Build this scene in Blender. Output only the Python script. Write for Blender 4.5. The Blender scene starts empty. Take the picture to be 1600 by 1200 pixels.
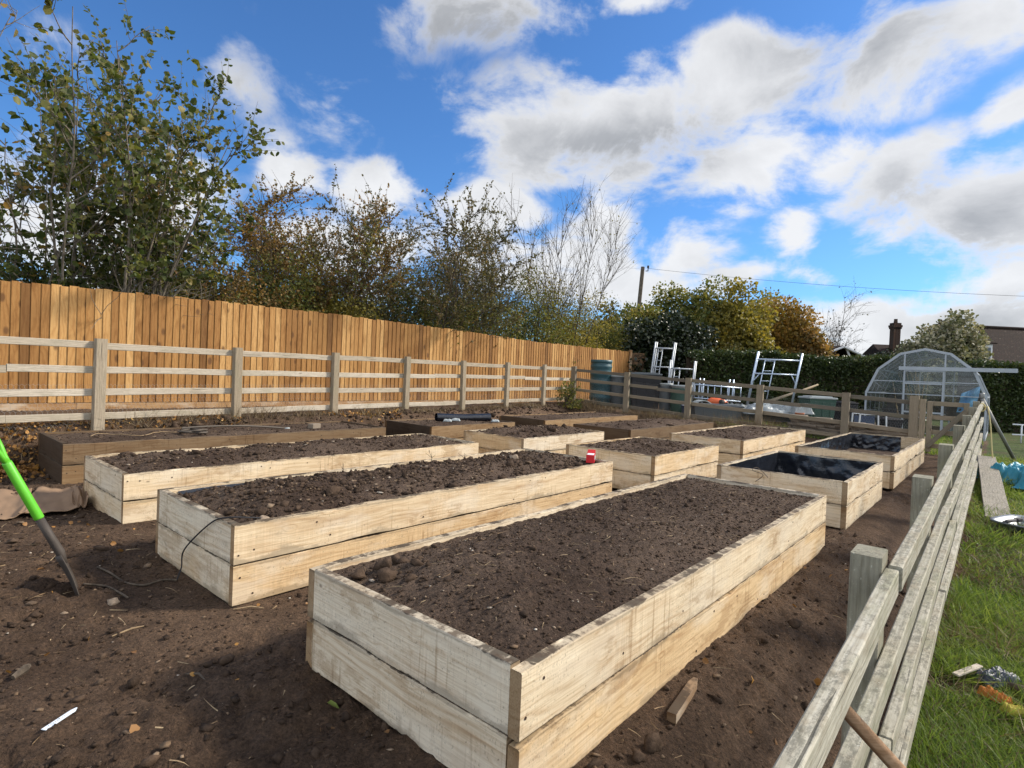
import bpy, bmesh, math, random
import numpy as np
from mathutils import Matrix, Vector

SC = bpy.context.scene
COL = SC.collection
R = math.radians

# ------------------------------------------------------------------ camera
FPX, PITCH, ROLL, CAMH = 881.68, R(0.9695), R(2.3969), 1.3328
_cp, _sp = math.cos(PITCH), math.sin(PITCH)
CF = np.array([0, _cp, -_sp]); _u = np.array([0, _sp, _cp]); _r = np.array([1.0, 0, 0])
CR = _r*math.cos(ROLL) + _u*math.sin(ROLL)
CU = -_r*math.sin(ROLL) + _u*math.cos(ROLL)
CC = np.array([0, 0, CAMH])
cd = bpy.data.cameras.new('camera'); cam = bpy.data.objects.new('camera', cd); COL.objects.link(cam)
cd.sensor_width = 36.0; cd.lens = 36.0*FPX/1600.0; cd.clip_start = 0.05; cd.clip_end = 3000
cam.matrix_world = Matrix(((CR[0], CU[0], -CF[0], 0), (CR[1], CU[1], -CF[1], 0), (CR[2], CU[2], -CF[2], CAMH), (0, 0, 0, 1)))
SC.camera = cam

def ray(px, py): return CF + CR*(px-800)/FPX - CU*(py-600)/FPX
def at(px, py, Y):                     # world point on the sight line px,py at distance Y in front
    d = ray(px, py); return CC + d*(Y/d[1])
def atz(px, py, z):                    # ... or at height z
    d = ray(px, py); return CC + d*((z-CAMH)/d[2])

# ------------------------------------------------------------------ light
SUN_AZ, SUN_EL = R(14.0), R(36.0)       # azimuth from +X towards +Y
sdir = Vector((math.cos(SUN_EL)*math.cos(SUN_AZ), math.cos(SUN_EL)*math.sin(SUN_AZ), math.sin(SUN_EL)))
sl = bpy.data.lights.new('sun', 'SUN'); sl.energy = 3.7; sl.angle = R(10.0); sl.color = (1.0, 0.90, 0.76)
so = bpy.data.objects.new('sun', sl); COL.objects.link(so)
so.rotation_euler = (-sdir).to_track_quat('-Z', 'Y').to_euler()
SC.view_settings.view_transform = 'Standard'; SC.view_settings.look = 'None'
SC.view_settings.gamma = 1.0; SC.view_settings.exposure = 0.75
try: SC.view_settings.use_curve_mapping = False
except Exception: pass
SC.cycles.max_bounces = 6; SC.cycles.transparent_max_bounces = 12
SC.cycles.use_denoising = True

# ------------------------------------------------------------------ node helper
class NT:
    def __init__(s, tree): s.t = tree; s.t.nodes.clear()
    def n(s, typ, inp=None, **props):
        nd = s.t.nodes.new('ShaderNode'+typ)
        for k, v in props.items(): setattr(nd, k, v)
        for k, v in (inp or {}).items():
            sock = nd.inputs[k]
            if isinstance(v, bpy.types.NodeSocket): s.t.links.new(v, sock)
            elif isinstance(v, bpy.types.Node): s.t.links.new(v.outputs[0], sock)
            else: sock.default_value = v
        return nd
    def m(s, op, a, b=0.0, c=0.0, clamp=False):
        return s.n('Math', {0: a, 1: b, 2: c}, operation=op, use_clamp=clamp).outputs[0]
    def mapr(s, v, lo, hi, a=0.0, b=1.0, smooth=True):
        return s.n('MapRange', {0: v, 1: lo, 2: hi, 3: a, 4: b}, interpolation_type='SMOOTHSTEP' if smooth else 'LINEAR').outputs[0]
    def mix(s, f, a, b, mode='MIX'):
        nd = s.n('Mix', data_type='RGBA', blend_type=mode)
        for i, v in ((0, f), (6, a), (7, b)):
            if isinstance(v, bpy.types.NodeSocket): s.t.links.new(v, nd.inputs[i])
            else: nd.inputs[i].default_value = v if i == 0 else (tuple(v)+(1,) if len(v) == 3 else v)
        return nd.outputs[2]
    def ramp(s, f, stops, mode='LINEAR'):
        nd = s.n('ValToRGB', {0: f}); cr = nd.color_ramp; cr.interpolation = mode
        while len(cr.elements) < len(stops): cr.elements.new(0.5)
        for e, (p, c) in zip(cr.elements, stops):
            e.position = p; e.color = tuple(c)+(1,) if len(c) == 3 else c
        return nd.outputs[0]
    def noise(s, vec, scale, detail=4, rough=0.55, dist=0.0):
        return s.n('TexNoise', {'Vector': vec, 'Scale': scale, 'Detail': detail, 'Roughness': rough, 'Distortion': dist}).outputs[0]
    def scale(s, vec, xyz):
        return s.n('VectorMath', {0: vec, 1: xyz}, operation='MULTIPLY').outputs[0]

# ------------------------------------------------------------------ world: Nishita sky with clouds
W = bpy.data.worlds.new('World'); SC.world = W; W.use_nodes = True
w = NT(W.node_tree)
SKY_STRENGTH = 0.12
sky = w.n('TexSky', sky_type='NISHITA', sun_disc=False, sun_elevation=SUN_EL, sun_rotation=R(90)-SUN_AZ, air_density=1.0, dust_density=0.4, ozone_density=2.5)
gen = w.n('TexCoord').outputs['Generated']
sep = w.n('SeparateXYZ', {0: gen})
az = w.m('ARCTAN2', sep.outputs[0], sep.outputs[1]); el = w.m('ARCSINE', sep.outputs[2])
ae = w.n('CombineXYZ', {0: az, 1: el, 2: 0.0}).outputs[0]
# domain warp so that cloud edges are ragged
zc = w.m('ADD', w.m('ABSOLUTE', sep.outputs[2]), 0.16)
pl = w.n('CombineXYZ', {0: w.m('DIVIDE', sep.outputs[0], zc), 1: w.m('DIVIDE', sep.outputs[1], zc), 2: 0.0}).outputs[0]
n1 = w.n('TexNoise', {'Vector': pl, 'Scale': 1.5, 'Detail': 9.0, 'Roughness': 0.6, 'Distortion': 0.25})
n2 = w.noise(w.scale(gen, (1, 1, 1.5)), 6.5, 9, 0.62, 0.3)
n3 = w.noise(w.scale(gen, (1, 1, 1.5)), 3.0, 6, 0.55, 0.2)
warp = w.n('VectorMath', {0: w.n('TexNoise', {'Vector': gen, 'Scale': 9.0, 'Detail': 5.0}).outputs[1], 1: (0.5, 0.5, 0.5)}, operation='SUBTRACT').outputs[0]
aew = w.n('VectorMath', {0: ae, 1: w.scale(warp, (0.10, 0.07, 0))}, operation='ADD').outputs[0]
def azel(px, py):
    d = ray(px, py); d = d/np.linalg.norm(d); return math.atan2(d[0], d[1]), math.asin(d[2])
def blobs(lst):
    acc = None
    for (cx, cy, rx, ry, rot, wt) in lst:
        a0, e0 = azel(cx, cy); c, s_ = math.cos(R(rot)), math.sin(R(rot))
        a1, e1 = azel(cx+20*c, cy-20*s_); a2, e2 = azel(cx+20*s_, cy+20*c)
        k1 = math.hypot(a1-a0, e1-e0)/20; k2 = math.hypot(a2-a0, e2-e0)/20
        mp = w.n('Mapping', {'Vector': aew, 'Location': (a0, e0, 0), 'Rotation': (0, 0, math.atan2(e1-e0, a1-a0)), 'Scale': (k1*rx, k2*ry, 1)}, vector_type='TEXTURE')
        g = w.n('TexGradient', {0: mp}, gradient_type='SPHERICAL').outputs[1]
        g = w.m('MULTIPLY', g, wt)
        acc = g if acc is None else w.m('SMOOTH_MAX', acc, g, 0.12)
    return acc
CLOUDS = [(960, 195, 320, 145, 4, 1.5), (1160, 130, 210, 125, 20, 1.4), (1180, 245, 230, 120, 10, 1.2), (850, 220, 190, 110, 10, 1.2),
          (770, 15, 250, 105, 8, 0.95), (1000, -5, 130, 40, 10, 1.0), (690, 150, 90, 70, 0, 0.42),
          (1380, 90, 330, 120, 28, 1.15), (1530, 10, 240, 110, 20, 1.1), (1570, 175, 130, 55, 32, 1.1),
          (1540, 330, 250, 150, 22, 1.4), (1400, 270, 200, 80, 25, 0.9), (1290, 255, 130, 80, 20, 0.95), (1235, 360, 85, 60, 30, 1.15),
          (1390, 365, 150, 60, 28, 0.9), (1140, 330, 70, 40, 15, 0.7), (1180, 420, 110, 35, 10, 0.75),
          (1060, 390, 130, 70, 10, 1.2), (950, 340, 90, 80, 20, 1.3), (760, 330, 130, 75, 5, 1.5), (580, 300, 105, 70, -15, 1.5), (455, 275, 90, 65, 0, 1.25),
          (860, 420, 300, 90, 0, 1.3), (560, 390, 260, 110, 0, 1.1), (1440, 525, 420, 85, -2, 1.9), (1560, 440, 190, 70, 5, 1.25), (1250, 425, 130, 34, 5, 0.8), (1400, 470, 160, 34, 4, 0.9), (980, 450, 220, 60, 0, 1.15),
          (370, 130, 170, 120, -10, 0.42), (545, 165, 160, 140, 40, 0.50), (440, 215, 130, 80, 0, 0.38), (70, 90, 170, 110, 0, 0.6), (230, 20, 120, 40, 0, 0.3),
          (150, 350, 330, 220, 0, 1.2), (-200, 200, 250, 200, 0, 1.0), (1850, 250, 350, 200, 15, 1.2), (1200, -250, 500, 150, 10, 1.1), (300, -300, 400, 140, 0, 0.8)]
GREYS = [(960, 225, 300, 85, 4, 1.5), (1010, 215, 160, 110, 8, 1.0), (740, 60, 270, 130, 5, 1.5), (1330, 110, 330, 90, 30, 1.0), (1290, 60, 200, 90, 20, 1.0), (1520, 345, 210, 90, 20, 1.1),
         (1540, 500, 260, 60, 0, 1.0), (870, 150, 120, 60, 0, 0.5), (1410, 300, 150, 60, 20, 0.7), (560, 190, 160, 120, 40, 0.9), (380, 160, 150, 100, 0, 0.7), (1160, 210, 120, 70, 0, 0.5)]
cov = blobs(CLOUDS)
fr = w.m('ADD', w.m('MULTIPLY', w.m('SUBTRACT', n1.outputs[0], 0.5), 1.7), w.m('MULTIPLY', w.m('SUBTRACT', n2, 0.5), 2.6))
# behind the camera and overhead: unseen broken cloud from noise, thickened for fill light
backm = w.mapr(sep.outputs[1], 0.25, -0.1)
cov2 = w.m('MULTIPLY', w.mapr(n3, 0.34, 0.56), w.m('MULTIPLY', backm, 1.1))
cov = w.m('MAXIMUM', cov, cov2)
raw = w.m('ADD', cov, fr)
dens = w.m('MULTIPLY', w.mapr(raw, 0.20, 0.88), w.mapr(cov, 0.0, 0.45))
grey = w.m('MULTIPLY', blobs(GREYS), w.mapr(raw, 0.25, 1.0))
shade = w.m('ADD', w.m('MULTIPLY', grey, 0.52), w.m('MULTIPLY', w.m('SUBTRACT', n2, 0.5), 0.9))
ccol = w.ramp(shade, [(0.0, (0.90, 0.91, 0.93)), (0.25, (0.75, 0.76, 0.78)), (0.55, (0.46, 0.475, 0.50)), (1.0, (0.30, 0.315, 0.34))])
ccol = w.mix(1.0, ccol, (1/SKY_STRENGTH*0.60,)*3, 'MULTIPLY')
ccol = w.mix(backm, ccol, w.mix(1.0, ccol, (1.9, 1.9, 1.9), 'MULTIPLY'))  # unseen clouds brightened beyond those in view, as added fill light
skyc = w.mix(1.0, sky.outputs[0], (0.36, 0.60, 0.86), 'MULTIPLY')
hz = w.mapr(sep.outputs[2], 0.02, 0.22, 1.0, 0.0)
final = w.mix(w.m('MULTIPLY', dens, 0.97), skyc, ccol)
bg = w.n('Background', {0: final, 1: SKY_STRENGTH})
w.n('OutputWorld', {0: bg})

# ------------------------------------------------------------------ plot frame: a = along the beds, b = to their left
YAW = R(49.0934)
AX = np.array([math.cos(YAW), math.sin(YAW)]); SX = np.array([-math.sin(YAW), math.cos(YAW)])
def ab(a, b): return a*AX[0]+b*SX[0], a*AX[1]+b*SX[1]
def toab(p): return p[0]*AX[0]+p[1]*AX[1], p[0]*SX[0]+p[1]*SX[1]

def _hash(ix, iy, seed):
    h = (ix.astype(np.int64)*374761393 + iy.astype(np.int64)*668265263 + seed*974711) & 0x7fffffff
    h = ((h ^ (h >> 13))*1274126177) & 0x7fffffff
    return ((h ^ (h >> 16)) & 0xffff)/65535.0
def vnoise(x, y, seed=0):
    x = np.asarray(x, float); y = np.asarray(y, float)
    ix = np.floor(x); iy = np.floor(y); fx = x-ix; fy = y-iy
    fx = fx*fx*fx*(fx*(fx*6-15)+10); fy = fy*fy*fy*(fy*(fy*6-15)+10)
    a = _hash(ix, iy, seed); b = _hash(ix+1, iy, seed); c = _hash(ix, iy+1, seed); d = _hash(ix+1, iy+1, seed)
    return (a*(1-fx)+b*fx)*(1-fy)+(c*(1-fx)+d*fx)*fy
def fbm(x, y, seed=0, oct=4, gain=0.5):
    s, amp, tot = 0, 1.0, 0
    for i in range(oct):
        s = s+amp*(vnoise(x*2**i+i*17.3, y*2**i+i*9.1, seed+i)-0.5); tot += amp; amp *= gain
    return s/tot
def sstep(x, lo, hi):
    t = np.clip((x-lo)/(hi-lo), 0, 1); return t*t*(3-2*t)

def HZ(a, b, fine=False):                 # terrain height
    a = np.asarray(a, float); b = np.asarray(b, float)
    tr = -0.36+0.0396*(np.clip(a, -3, 15)-2.38)
    brail = 8.66+0.11*(a-2.0)
    z = np.zeros(np.broadcast(a, b).shape)
    z = z+tr*(1-sstep(b, 0.32, 0.98))
    bank = 0.47*sstep(b, np.maximum(8.42, brail-1.0), np.maximum(8.75, brail-0.15))
    z = z+bank
    zb = 0.03+0.48*np.clip((b-0.3)/9.7, 0, 1.0)
    kb = sstep(a, 13.25, 14.2)
    z = z*(1-kb)+zb*kb
    if fine:
        plot = sstep(b, 0.15, 0.4)*(1-sstep(a, 14.0, 14.6))
        m = sstep(fbm(a*0.9, b*0.9, 5, 3), -0.10, 0.16)
        m = np.maximum(m, 0.9*np.exp(-((a-0.35)**2/0.5+(b-3.7)**2/0.55)))
        z = z+plot*(0.05*fbm(a*1.1, b*1.1, 1, 3)+(0.016+0.075*m)*fbm(a*7, b*7, 2, 4, 0.66)+(0.010+0.026*m)*fbm(a*30, b*30, 3, 2))
        # dug heap around the shovel and loose soil along bed ends
        z = z+0.07*np.exp(-((a-0.35)**2/0.35+(b-4.0)**2/0.5))*plot*(0.6+vnoise(a*9, b*9, 8))
        z = z+(1-plot)*0.05*fbm(a*1.5, b*1.5, 4, 3)
    return z

# ------------------------------------------------------------------ object helpers
def link(o, parent=None, loc=None, rot=None):
    COL.objects.link(o)
    if parent is not None: o.parent = parent
    if loc is not None: o.location = loc
    if rot is not None: o.rotation_euler = rot
    return o
def tag(o, label=None, cat=None, group=None, kind=None):
    for k, v in (('label', label), ('category', cat), ('group', group), ('kind', kind)):
        if v: o[k] = v
    return o
def thing(name, label, cat, loc=(0, 0, 0), rotz=0.0, group=None):
    o = bpy.data.objects.new(name, None); o.empty_display_size = 0.2
    link(o, None, loc, (0, 0, rotz)); return tag(o, label, cat, group)
def npmesh(name, V, F, mat, parent=None, smooth=False, loc=None, rot=None, mats=None, midx=None):
    """V (n,3); F either list of index tuples or an (m,k) array."""
    me = bpy.data.meshes.new(name)
    if isinstance(F, np.ndarray):
        V = np.asarray(V, np.float32); m, k = F.shape
        me.vertices.add(len(V)); me.vertices.foreach_set('co', V.ravel())
        me.loops.add(m*k); me.loops.foreach_set('vertex_index', F.ravel().astype(np.int32))
        me.polygons.add(m); me.polygons.foreach_set('loop_start', np.arange(0, m*k, k, dtype=np.int32))
        me.polygons.foreach_set('loop_total', np.full(m, k, np.int32))
        if smooth: me.polygons.foreach_set('use_smooth', np.ones(m, bool))
        me.update(calc_edges=True); me.validate()
    else:
        me.from_pydata([tuple(map(float, v)) for v in V], [], [tuple(f) for f in F])
        if smooth:
            for p in me.polygons: p.use_smooth = True
    for mt in (mats or [mat]): me.materials.append(mt)
    if midx is not None: me.polygons.foreach_set('material_index', np.asarray(midx, np.int32))
    return link(bpy.data.objects.new(name, me), parent, loc, rot)

class MB:
    """collects simple shapes into ONE mesh"""
    def __init__(s): s.v = []; s.f = []
    def add(s, V, F):
        o = len(s.v); s.v += [tuple(v) for v in V]; s.f += [tuple(i+o for i in f) for f in F]; return s
    def box(s, c, size, M=None):
        x, y, z = (d/2 for d in size)
        V = [Vector((sx*x, sy*y, sz*z)) for sx in (-1, 1) for sy in (-1, 1) for sz in (-1, 1)]
        if M is not None: V = [M @ v for v in V]
        V = [v+Vector(c) for v in V]
        return s.add(V, [(0, 1, 3, 2), (4, 6, 7, 5), (0, 4, 5, 1), (2, 3, 7, 6), (0, 2, 6, 4), (1, 5, 7, 3)])
    def bar(s, p, q, wd, ht, up=(0, 0, 1)):
        p = Vector(p); q = Vector(q); x = (q-p); L = x.length; x.normalize(); up = Vector(up)
        y = up.cross(x)
        if y.length < 1e-4: y = Vector((1, 0, 0)).cross(x)
        y.normalize(); z = x.cross(y)
        M = Matrix((x, y, z)).transposed()
        return s.box((p+q)/2, (L, wd, ht), M)
    def tube(s, pts, rad, n=8, cap=True):
        pts = [Vector(p) for p in pts]; k = len(pts)
        rad = [rad]*k if not hasattr(rad, '__len__') else rad
        V = []; F = []; prev = None
        for i, p in enumerate(pts):
            t = (pts[min(i+1, k-1)]-pts[max(i-1, 0)]).normalized()
            if prev is None:
                a = Vector((0, 0, 1)) if abs(t.z) < 0.9 else Vector((1, 0, 0)); u = t.cross(a).normalized()
            else:
                u = (prev-t*prev.dot(t)); u = u.normalized() if u.length > 1e-6 else prev
            prev = u; b = t.cross(u)
            for j in range(n):
                th = 2*math.pi*j/n; V.append(p+(u*math.cos(th)+b*math.sin(th))*rad[i])
        for i in range(k-1):
            for j in range(n):
                F.append((i*n+j, i*n+(j+1) % n, (i+1)*n+(j+1) % n, (i+1)*n+j))
        if cap: F.append(tuple(range(n-1, -1, -1))); F.append(tuple((k-1)*n+j for j in range(n)))
        return s.add(V, F)
    def lathe(s, prof, n=24, c=(0, 0, 0), M=None):
        V = []; F = []
        for r, z in prof:
            for j in range(n):
                th = 2*math.pi*j/n; v = Vector((r*math.cos(th), r*math.sin(th), z))
                V.append((M @ v if M is not None else v)+Vector(c))
        for i in range(len(prof)-1):
            for j in range(n):
                F.append((i*n+j, i*n+(j+1) % n, (i+1)*n+(j+1) % n, (i+1)*n+j))
        return s.add(V, F)
    def prism(s, poly, d, M=None, c=(0, 0, 0)):
        """poly in local xz, thickness d along y"""
        n = len(poly); V = [Vector((x, -d/2, z)) for x, z in poly]+[Vector((x, d/2, z)) for x, z in poly]
        V = [(M @ v if M is not None else v)+Vector(c) for v in V]
        F = [tuple(range(n)), tuple(range(2*n-1, n-1, -1))]+[(i, i+n, (i+1) % n+n, (i+1) % n) for i in range(n)]
        return s.add(V, F)
    def build(s, name, mat, parent=None, smooth=False, bevel=0.0, loc=None, rot=None):
        o = npmesh(name, s.v, s.f, mat, parent, smooth, loc, rot)
        if bevel:
            b = o.modifiers.new('bevel', 'BEVEL'); b.width = bevel; b.segments = 2; b.limit_method = 'ANGLE'; b.angle_limit = R(40)
        return o

# ------------------------------------------------------------------ materials
def newmat(name):
    m = bpy.data.materials.new(name); m.use_nodes = True; return m, NT(m.node_tree)
def finish(t, col, rough=0.8, bump=None, bs=0.3, bd=0.01, spec=0.3, metal=0.0, extra=None):
    inp = {'Base Color': col, 'Roughness': rough, 'Specular IOR Level': spec, 'Metallic': metal}
    inp.update(extra or {})
    for k, v in list(inp.items()):
        if isinstance(v, tuple) and len(v) == 3: inp[k] = v+(1,)
    p = t.n('BsdfPrincipled', inp)
    if bump is not None: t.t.links.new(t.n('Bump', {'Height': bump, 'Strength': bs, 'Distance': bd}).outputs[0], p.inputs['Normal'])
    t.n('OutputMaterial', {0: p}); return p

def m_plain(name, col, rough=0.6, metal=0.0, var=0.25, scale=8.0, spec=0.4, bump=0.0):
    m, t = newmat(name); oc = t.n('TexCoord').outputs['Object']
    n = t.noise(oc, scale, 6, 0.6); n2 = t.noise(oc, scale*0.23, 3)
    c = t.mix(t.m('MULTIPLY', t.m('ADD', n, n2), 0.5), tuple(x*(1-var) for x in col), tuple(min(1, x*(1+var)) for x in col))
    finish(t, c, t.m('ADD', t.m('MULTIPLY', n, 0.25), rough-0.12), n if bump else None, bump, 0.01, spec, metal); return m

def wood_vec(t):
    oc = t.n('TexCoord').outputs['Object']; rnd = t.n('ObjectInfo').outputs['Random']
    off = t.n('CombineXYZ', {0: t.m('MULTIPLY', rnd, 37.0), 1: t.m('MULTIPLY', rnd, 11.0), 2: t.m('MULTIPLY', rnd, 23.0)}).outputs[0]
    return oc, rnd, t.n('VectorMath', {0: oc, 1: off}, operation='ADD').outputs[0]

def m_board(name, stops, dirt=(0.06, 0.045, 0.03), knots=True, saw=0.5, half=0.111, stain=0.5):
    """sawn scaffold-type board; local X runs along it, Z is its width; custom property tone picks the timber colour"""
    m, t = newmat(name); oc, rnd, v = wood_vec(t)
    tone = t.n('Attribute', attribute_name='tone', attribute_type='OBJECT').outputs['Fac']
    low = t.noise(t.scale(v, (1.1, 3, 5)), 1.0, 3, 0.5)
    sx = t.n('SeparateXYZ', {0: v})
    kv = t.n('TexVoronoi', {'Vector': t.scale(v, (4.2, 0.01, 8.0)), 'Scale': 1.0, 'Randomness': 1.0})
    kd = kv.outputs['Distance']
    bulge = t.mapr(kd, 0.30, 0.0)
    ringc = t.m('ADD', t.m('MULTIPLY', sx.outputs[2], 150.0), t.m('ADD', t.m('MULTIPLY', low, 42.0), t.m('MULTIPLY', bulge, 9.0)))
    ring = t.m('POWER', t.m('ADD', t.m('MULTIPLY', t.m('SINE', ringc), 0.5), 0.5), 2.2)
    ringmask = t.mapr(t.noise(t.scale(v, (0.8, 1, 6)), 1.6, 2), 0.35, 0.65)
    fib = t.noise(t.scale(v, (4, 160, 160)), 1.0, 5, 0.6)
    sawn = t.m('MULTIPLY', t.noise(t.scale(v, (70, 2, 2.2)), 1.0, 3, 0.6), t.mapr(t.noise(t.scale(v, (1.7, 2, 4)), 1.0, 3), 0.42, 0.58, 0.72, 1.06))
    patch = t.noise(t.scale(v, (1.6, 5, 7)), 1.0, 5, 0.6)
    base = t.ramp(tone, stops)
    c = t.mix(t.m('MULTIPLY', t.m('MULTIPLY', ring, ringmask), 0.46), base, t.mix(1.0, base, (0.58, 0.44, 0.31), 'MULTIPLY'))
    c = t.mix(t.mapr(fib, 0.42, 0.68, 0.0, 0.55), c, t.mix(1.0, c, (0.62, 0.54, 0.46), 'MULTIPLY'))
    c = t.mix(t.mapr(sawn, 0.48, 0.64, 0.0, saw*0.6), c, t.mix(1.0, c, (1.22, 1.22, 1.24), 'MULTIPLY'))
    drip = t.mapr(t.noise(t.scale(v, (38, 2, 1.6)), 1.0, 4, 0.6), 0.55, 0.66, 0.0, 0.6)
    drip = t.m('MULTIPLY', drip, t.mapr(t.noise(t.scale(v, (1.3, 2, 3)), 1.0, 3), 0.45, 0.56))
    c = t.mix(drip, c, t.mix(1.0, c, (0.50, 0.42, 0.34), 'MULTIPLY'))
    c = t.mix(t.mapr(patch, 0.46, 0.70, 0.0, 0.6), c, t.mix(1.0, c, (0.72, 0.62, 0.52), 'MULTIPLY'))
    pale = t.mapr(t.noise(t.scale(v, (2.1, 3, 5)), 1.0, 5, 0.6), 0.46, 0.64, 0.0, 0.65)
    pale = t.m('MULTIPLY', pale, t.mapr(tone, 0.66, 0.45))
    c = t.mix(pale, c, t.mix(0.55, c, (0.70, 0.645, 0.53)))
    if knots:
        kr = t.m('MULTIPLY', t.mapr(kd, 0.105, 0.06), t.mapr(kv.outputs['Color'], 0.35, 0.45))
        c = t.mix(t.m('MULTIPLY', kr, 0.72), c, (0.11, 0.07, 0.04))
    # nail holes and drips
    # mud: splashed low down, and where soil was dragged over the upper edge
    st = t.noise(t.scale(v, (3.0, 6, 6)), 1.0, 7, 0.68)
    zz = t.n('SeparateXYZ', {0: oc}).outputs[2]
    edge = t.m('MAXIMUM', t.mapr(zz, half*0.70, half*1.02, 0.0, 0.30), t.mapr(zz, -half*0.4, -half*1.05, 0.0, 0.24))
    dm = t.mapr(t.m('ADD', st, edge), 0.62, 0.74, 0.0, stain)
    c = t.mix(dm, c, t.mix(0.45, dirt, base))
    jn = t.noise(t.scale(v, (7.0, 4, 12)), 1.0, 6, 0.7)
    joint = t.m('MAXIMUM', t.mapr(zz, half*0.90, half*1.0, 0.0, 0.24), t.mapr(zz, -half*0.86, -half*0.99, 0.0, 0.24))
    c = t.mix(t.mapr(t.m('ADD', jn, joint), 0.70, 0.78, 0.0, 0.85), c, (0.035, 0.026, 0.018))
    gn = t.n('NewGeometry').outputs['Normal']; nz = t.n('SeparateXYZ', {0: gn}).outputs[2]
    topd = t.m('MULTIPLY', t.mapr(nz, 0.6, 0.9), t.mapr(t.noise(v, 16.0, 6, 0.7), 0.44, 0.62, 0.0, 0.85))
    c = t.mix(topd, c, (0.07, 0.048, 0.032))
    on = t.n('SeparateXYZ', {0: t.n('TexCoord').outputs['Normal']}).outputs[0]
    eg = t.mapr(t.m('ABSOLUTE', on), 0.6, 0.9)
    c = t.mix(t.m('MULTIPLY', eg, 0.8), c, t.mix(1.0, c, (0.34, 0.25, 0.16), 'MULTIPLY'))
    big = t.noise(t.scale(v, (1.5, 2, 3.4)), 1.0, 7, 0.72)
    c = t.mix(t.mapr(big, 0.545, 0.60, 0.0, stain*0.62), c, t.mix(1.0, c, (0.56, 0.46, 0.36), 'MULTIPLY'))
    mold = t.m('MULTIPLY', t.mapr(t.noise(t.scale(v, (1, 1, .7)), 120.0, 3, 0.6), 0.56, 0.66), t.mapr(t.noise(v, 3.3, 5, .7), 0.46, 0.60))
    c = t.mix(t.m('MULTIPLY', mold, stain*0.5), c, (0.05, 0.042, 0.032))
    fine = t.mapr(t.noise(v, 55.0, 4, 0.7), 0.60, 0.74, 0.0, 0.6)
    c = t.mix(fine, c, dirt)
    bh = t.m('ADD', t.m('MULTIPLY', fib, 0.6), t.m('ADD', t.m('MULTIPLY', ring, 0.25), t.m('MULTIPLY', sawn, 0.5)))
    finish(t, c, 0.82, bh, 0.35, 0.004, 0.2); return m

def m_weathered(name, stops, algae=0.5, lich=0.4, dark=0.5):
    m, t = newmat(name); oc, rnd, v = wood_vec(t)
    tone = t.n('Attribute', attribute_name='tone', attribute_type='OBJECT').outputs['Fac']
    sx = t.n('SeparateXYZ', {0: v})
    nrm = t.n('SeparateXYZ', {0: t.n('NewGeometry').outputs['Normal']})
    upf = t.mapr(nrm.outputs[2], 0.5, 0.95)
    low = t.noise(t.scale(v, (1.3, 5, 5)), 1.0, 4, 0.55)
    ring = t.m('POWER', t.m('ADD', t.m('MULTIPLY', t.m('SINE', t.m('ADD', t.m('MULTIPLY', t.m('ADD', sx.outputs[2], t.m('MULTIPLY', sx.outputs[1], 0.8)), 260.0), t.m('MULTIPLY', low, 40.0))), 0.5), 0.5), 2.0)
    fib = t.noise(t.scale(v, (5, 170, 170)), 1.0, 5, 0.65)
    base = t.ramp(tone, stops)
    c = t.mix(t.m('MULTIPLY', ring, 0.35), base, t.mix(1.0, base, (0.55, 0.52, 0.47), 'MULTIPLY'))
    c = t.mix(t.mapr(fib, 0.38, 0.72, 0.0, 0.55), c, t.mix(1.0, c, (0.5, 0.48, 0.45), 'MULTIPLY'))
    al = t.mapr(t.noise(t.scale(v, (2.0, 6, 6)), 1.4, 6, 0.65), 0.45, 0.68, 0.0, algae)
    c = t.mix(al, c, (0.16, 0.165, 0.095))
    br = t.mapr(t.noise(t.scale(v, (3, 4, 4)), 2.2, 5, .65), 0.50, 0.66, 0.0, algae*0.9)
    c = t.mix(br, c, (0.23, 0.19, 0.13))
    mot = t.mapr(t.noise(t.scale(v, (.7, 1.3, 1.3)), 34.0, 8, 0.8), 0.44, 0.58, 0.0, dark)
    mot = t.m('MULTIPLY', mot, t.mapr(t.noise(v, 5.0, 5, .65), 0.34, 0.54, 0.10, 1.0))
    c = t.mix(t.m('MULTIPLY', mot, t.m('ADD', t.m('MULTIPLY', upf, 0.72), 0.28)), c, (0.085, 0.083, 0.064))
    li = t.mapr(t.noise(v, 60.0, 5, 0.7), 0.60, 0.70, 0.0, lich)
    c = t.mix(li, c, (0.55, 0.56, 0.48))
    kv = t.n('TexVoronoi', {'Vector': t.scale(v, (2.3, 0.01, 9.0)), 'Scale': 1.0})
    c = t.mix(t.mapr(kv.outputs['Distance'], 0.10, 0.05, 0.0, 0.6), c, (0.06, 0.045, 0.03))
    crack = t.mapr(t.noise(t.scale(v, (1.6, 60, 60)), 1.0, 3, 0.5), 0.66, 0.70, 0.0, 0.7)
    c = t.mix(crack, c, (0.03, 0.028, 0.022))
    bh = t.m('ADD', t.m('MULTIPLY', fib, 0.8), t.m('SUBTRACT', t.m('MULTIPLY', ring, 0.3), crack))
    finish(t, c, 0.88, bh, 0.5, 0.004, 0.15); return m

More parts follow.
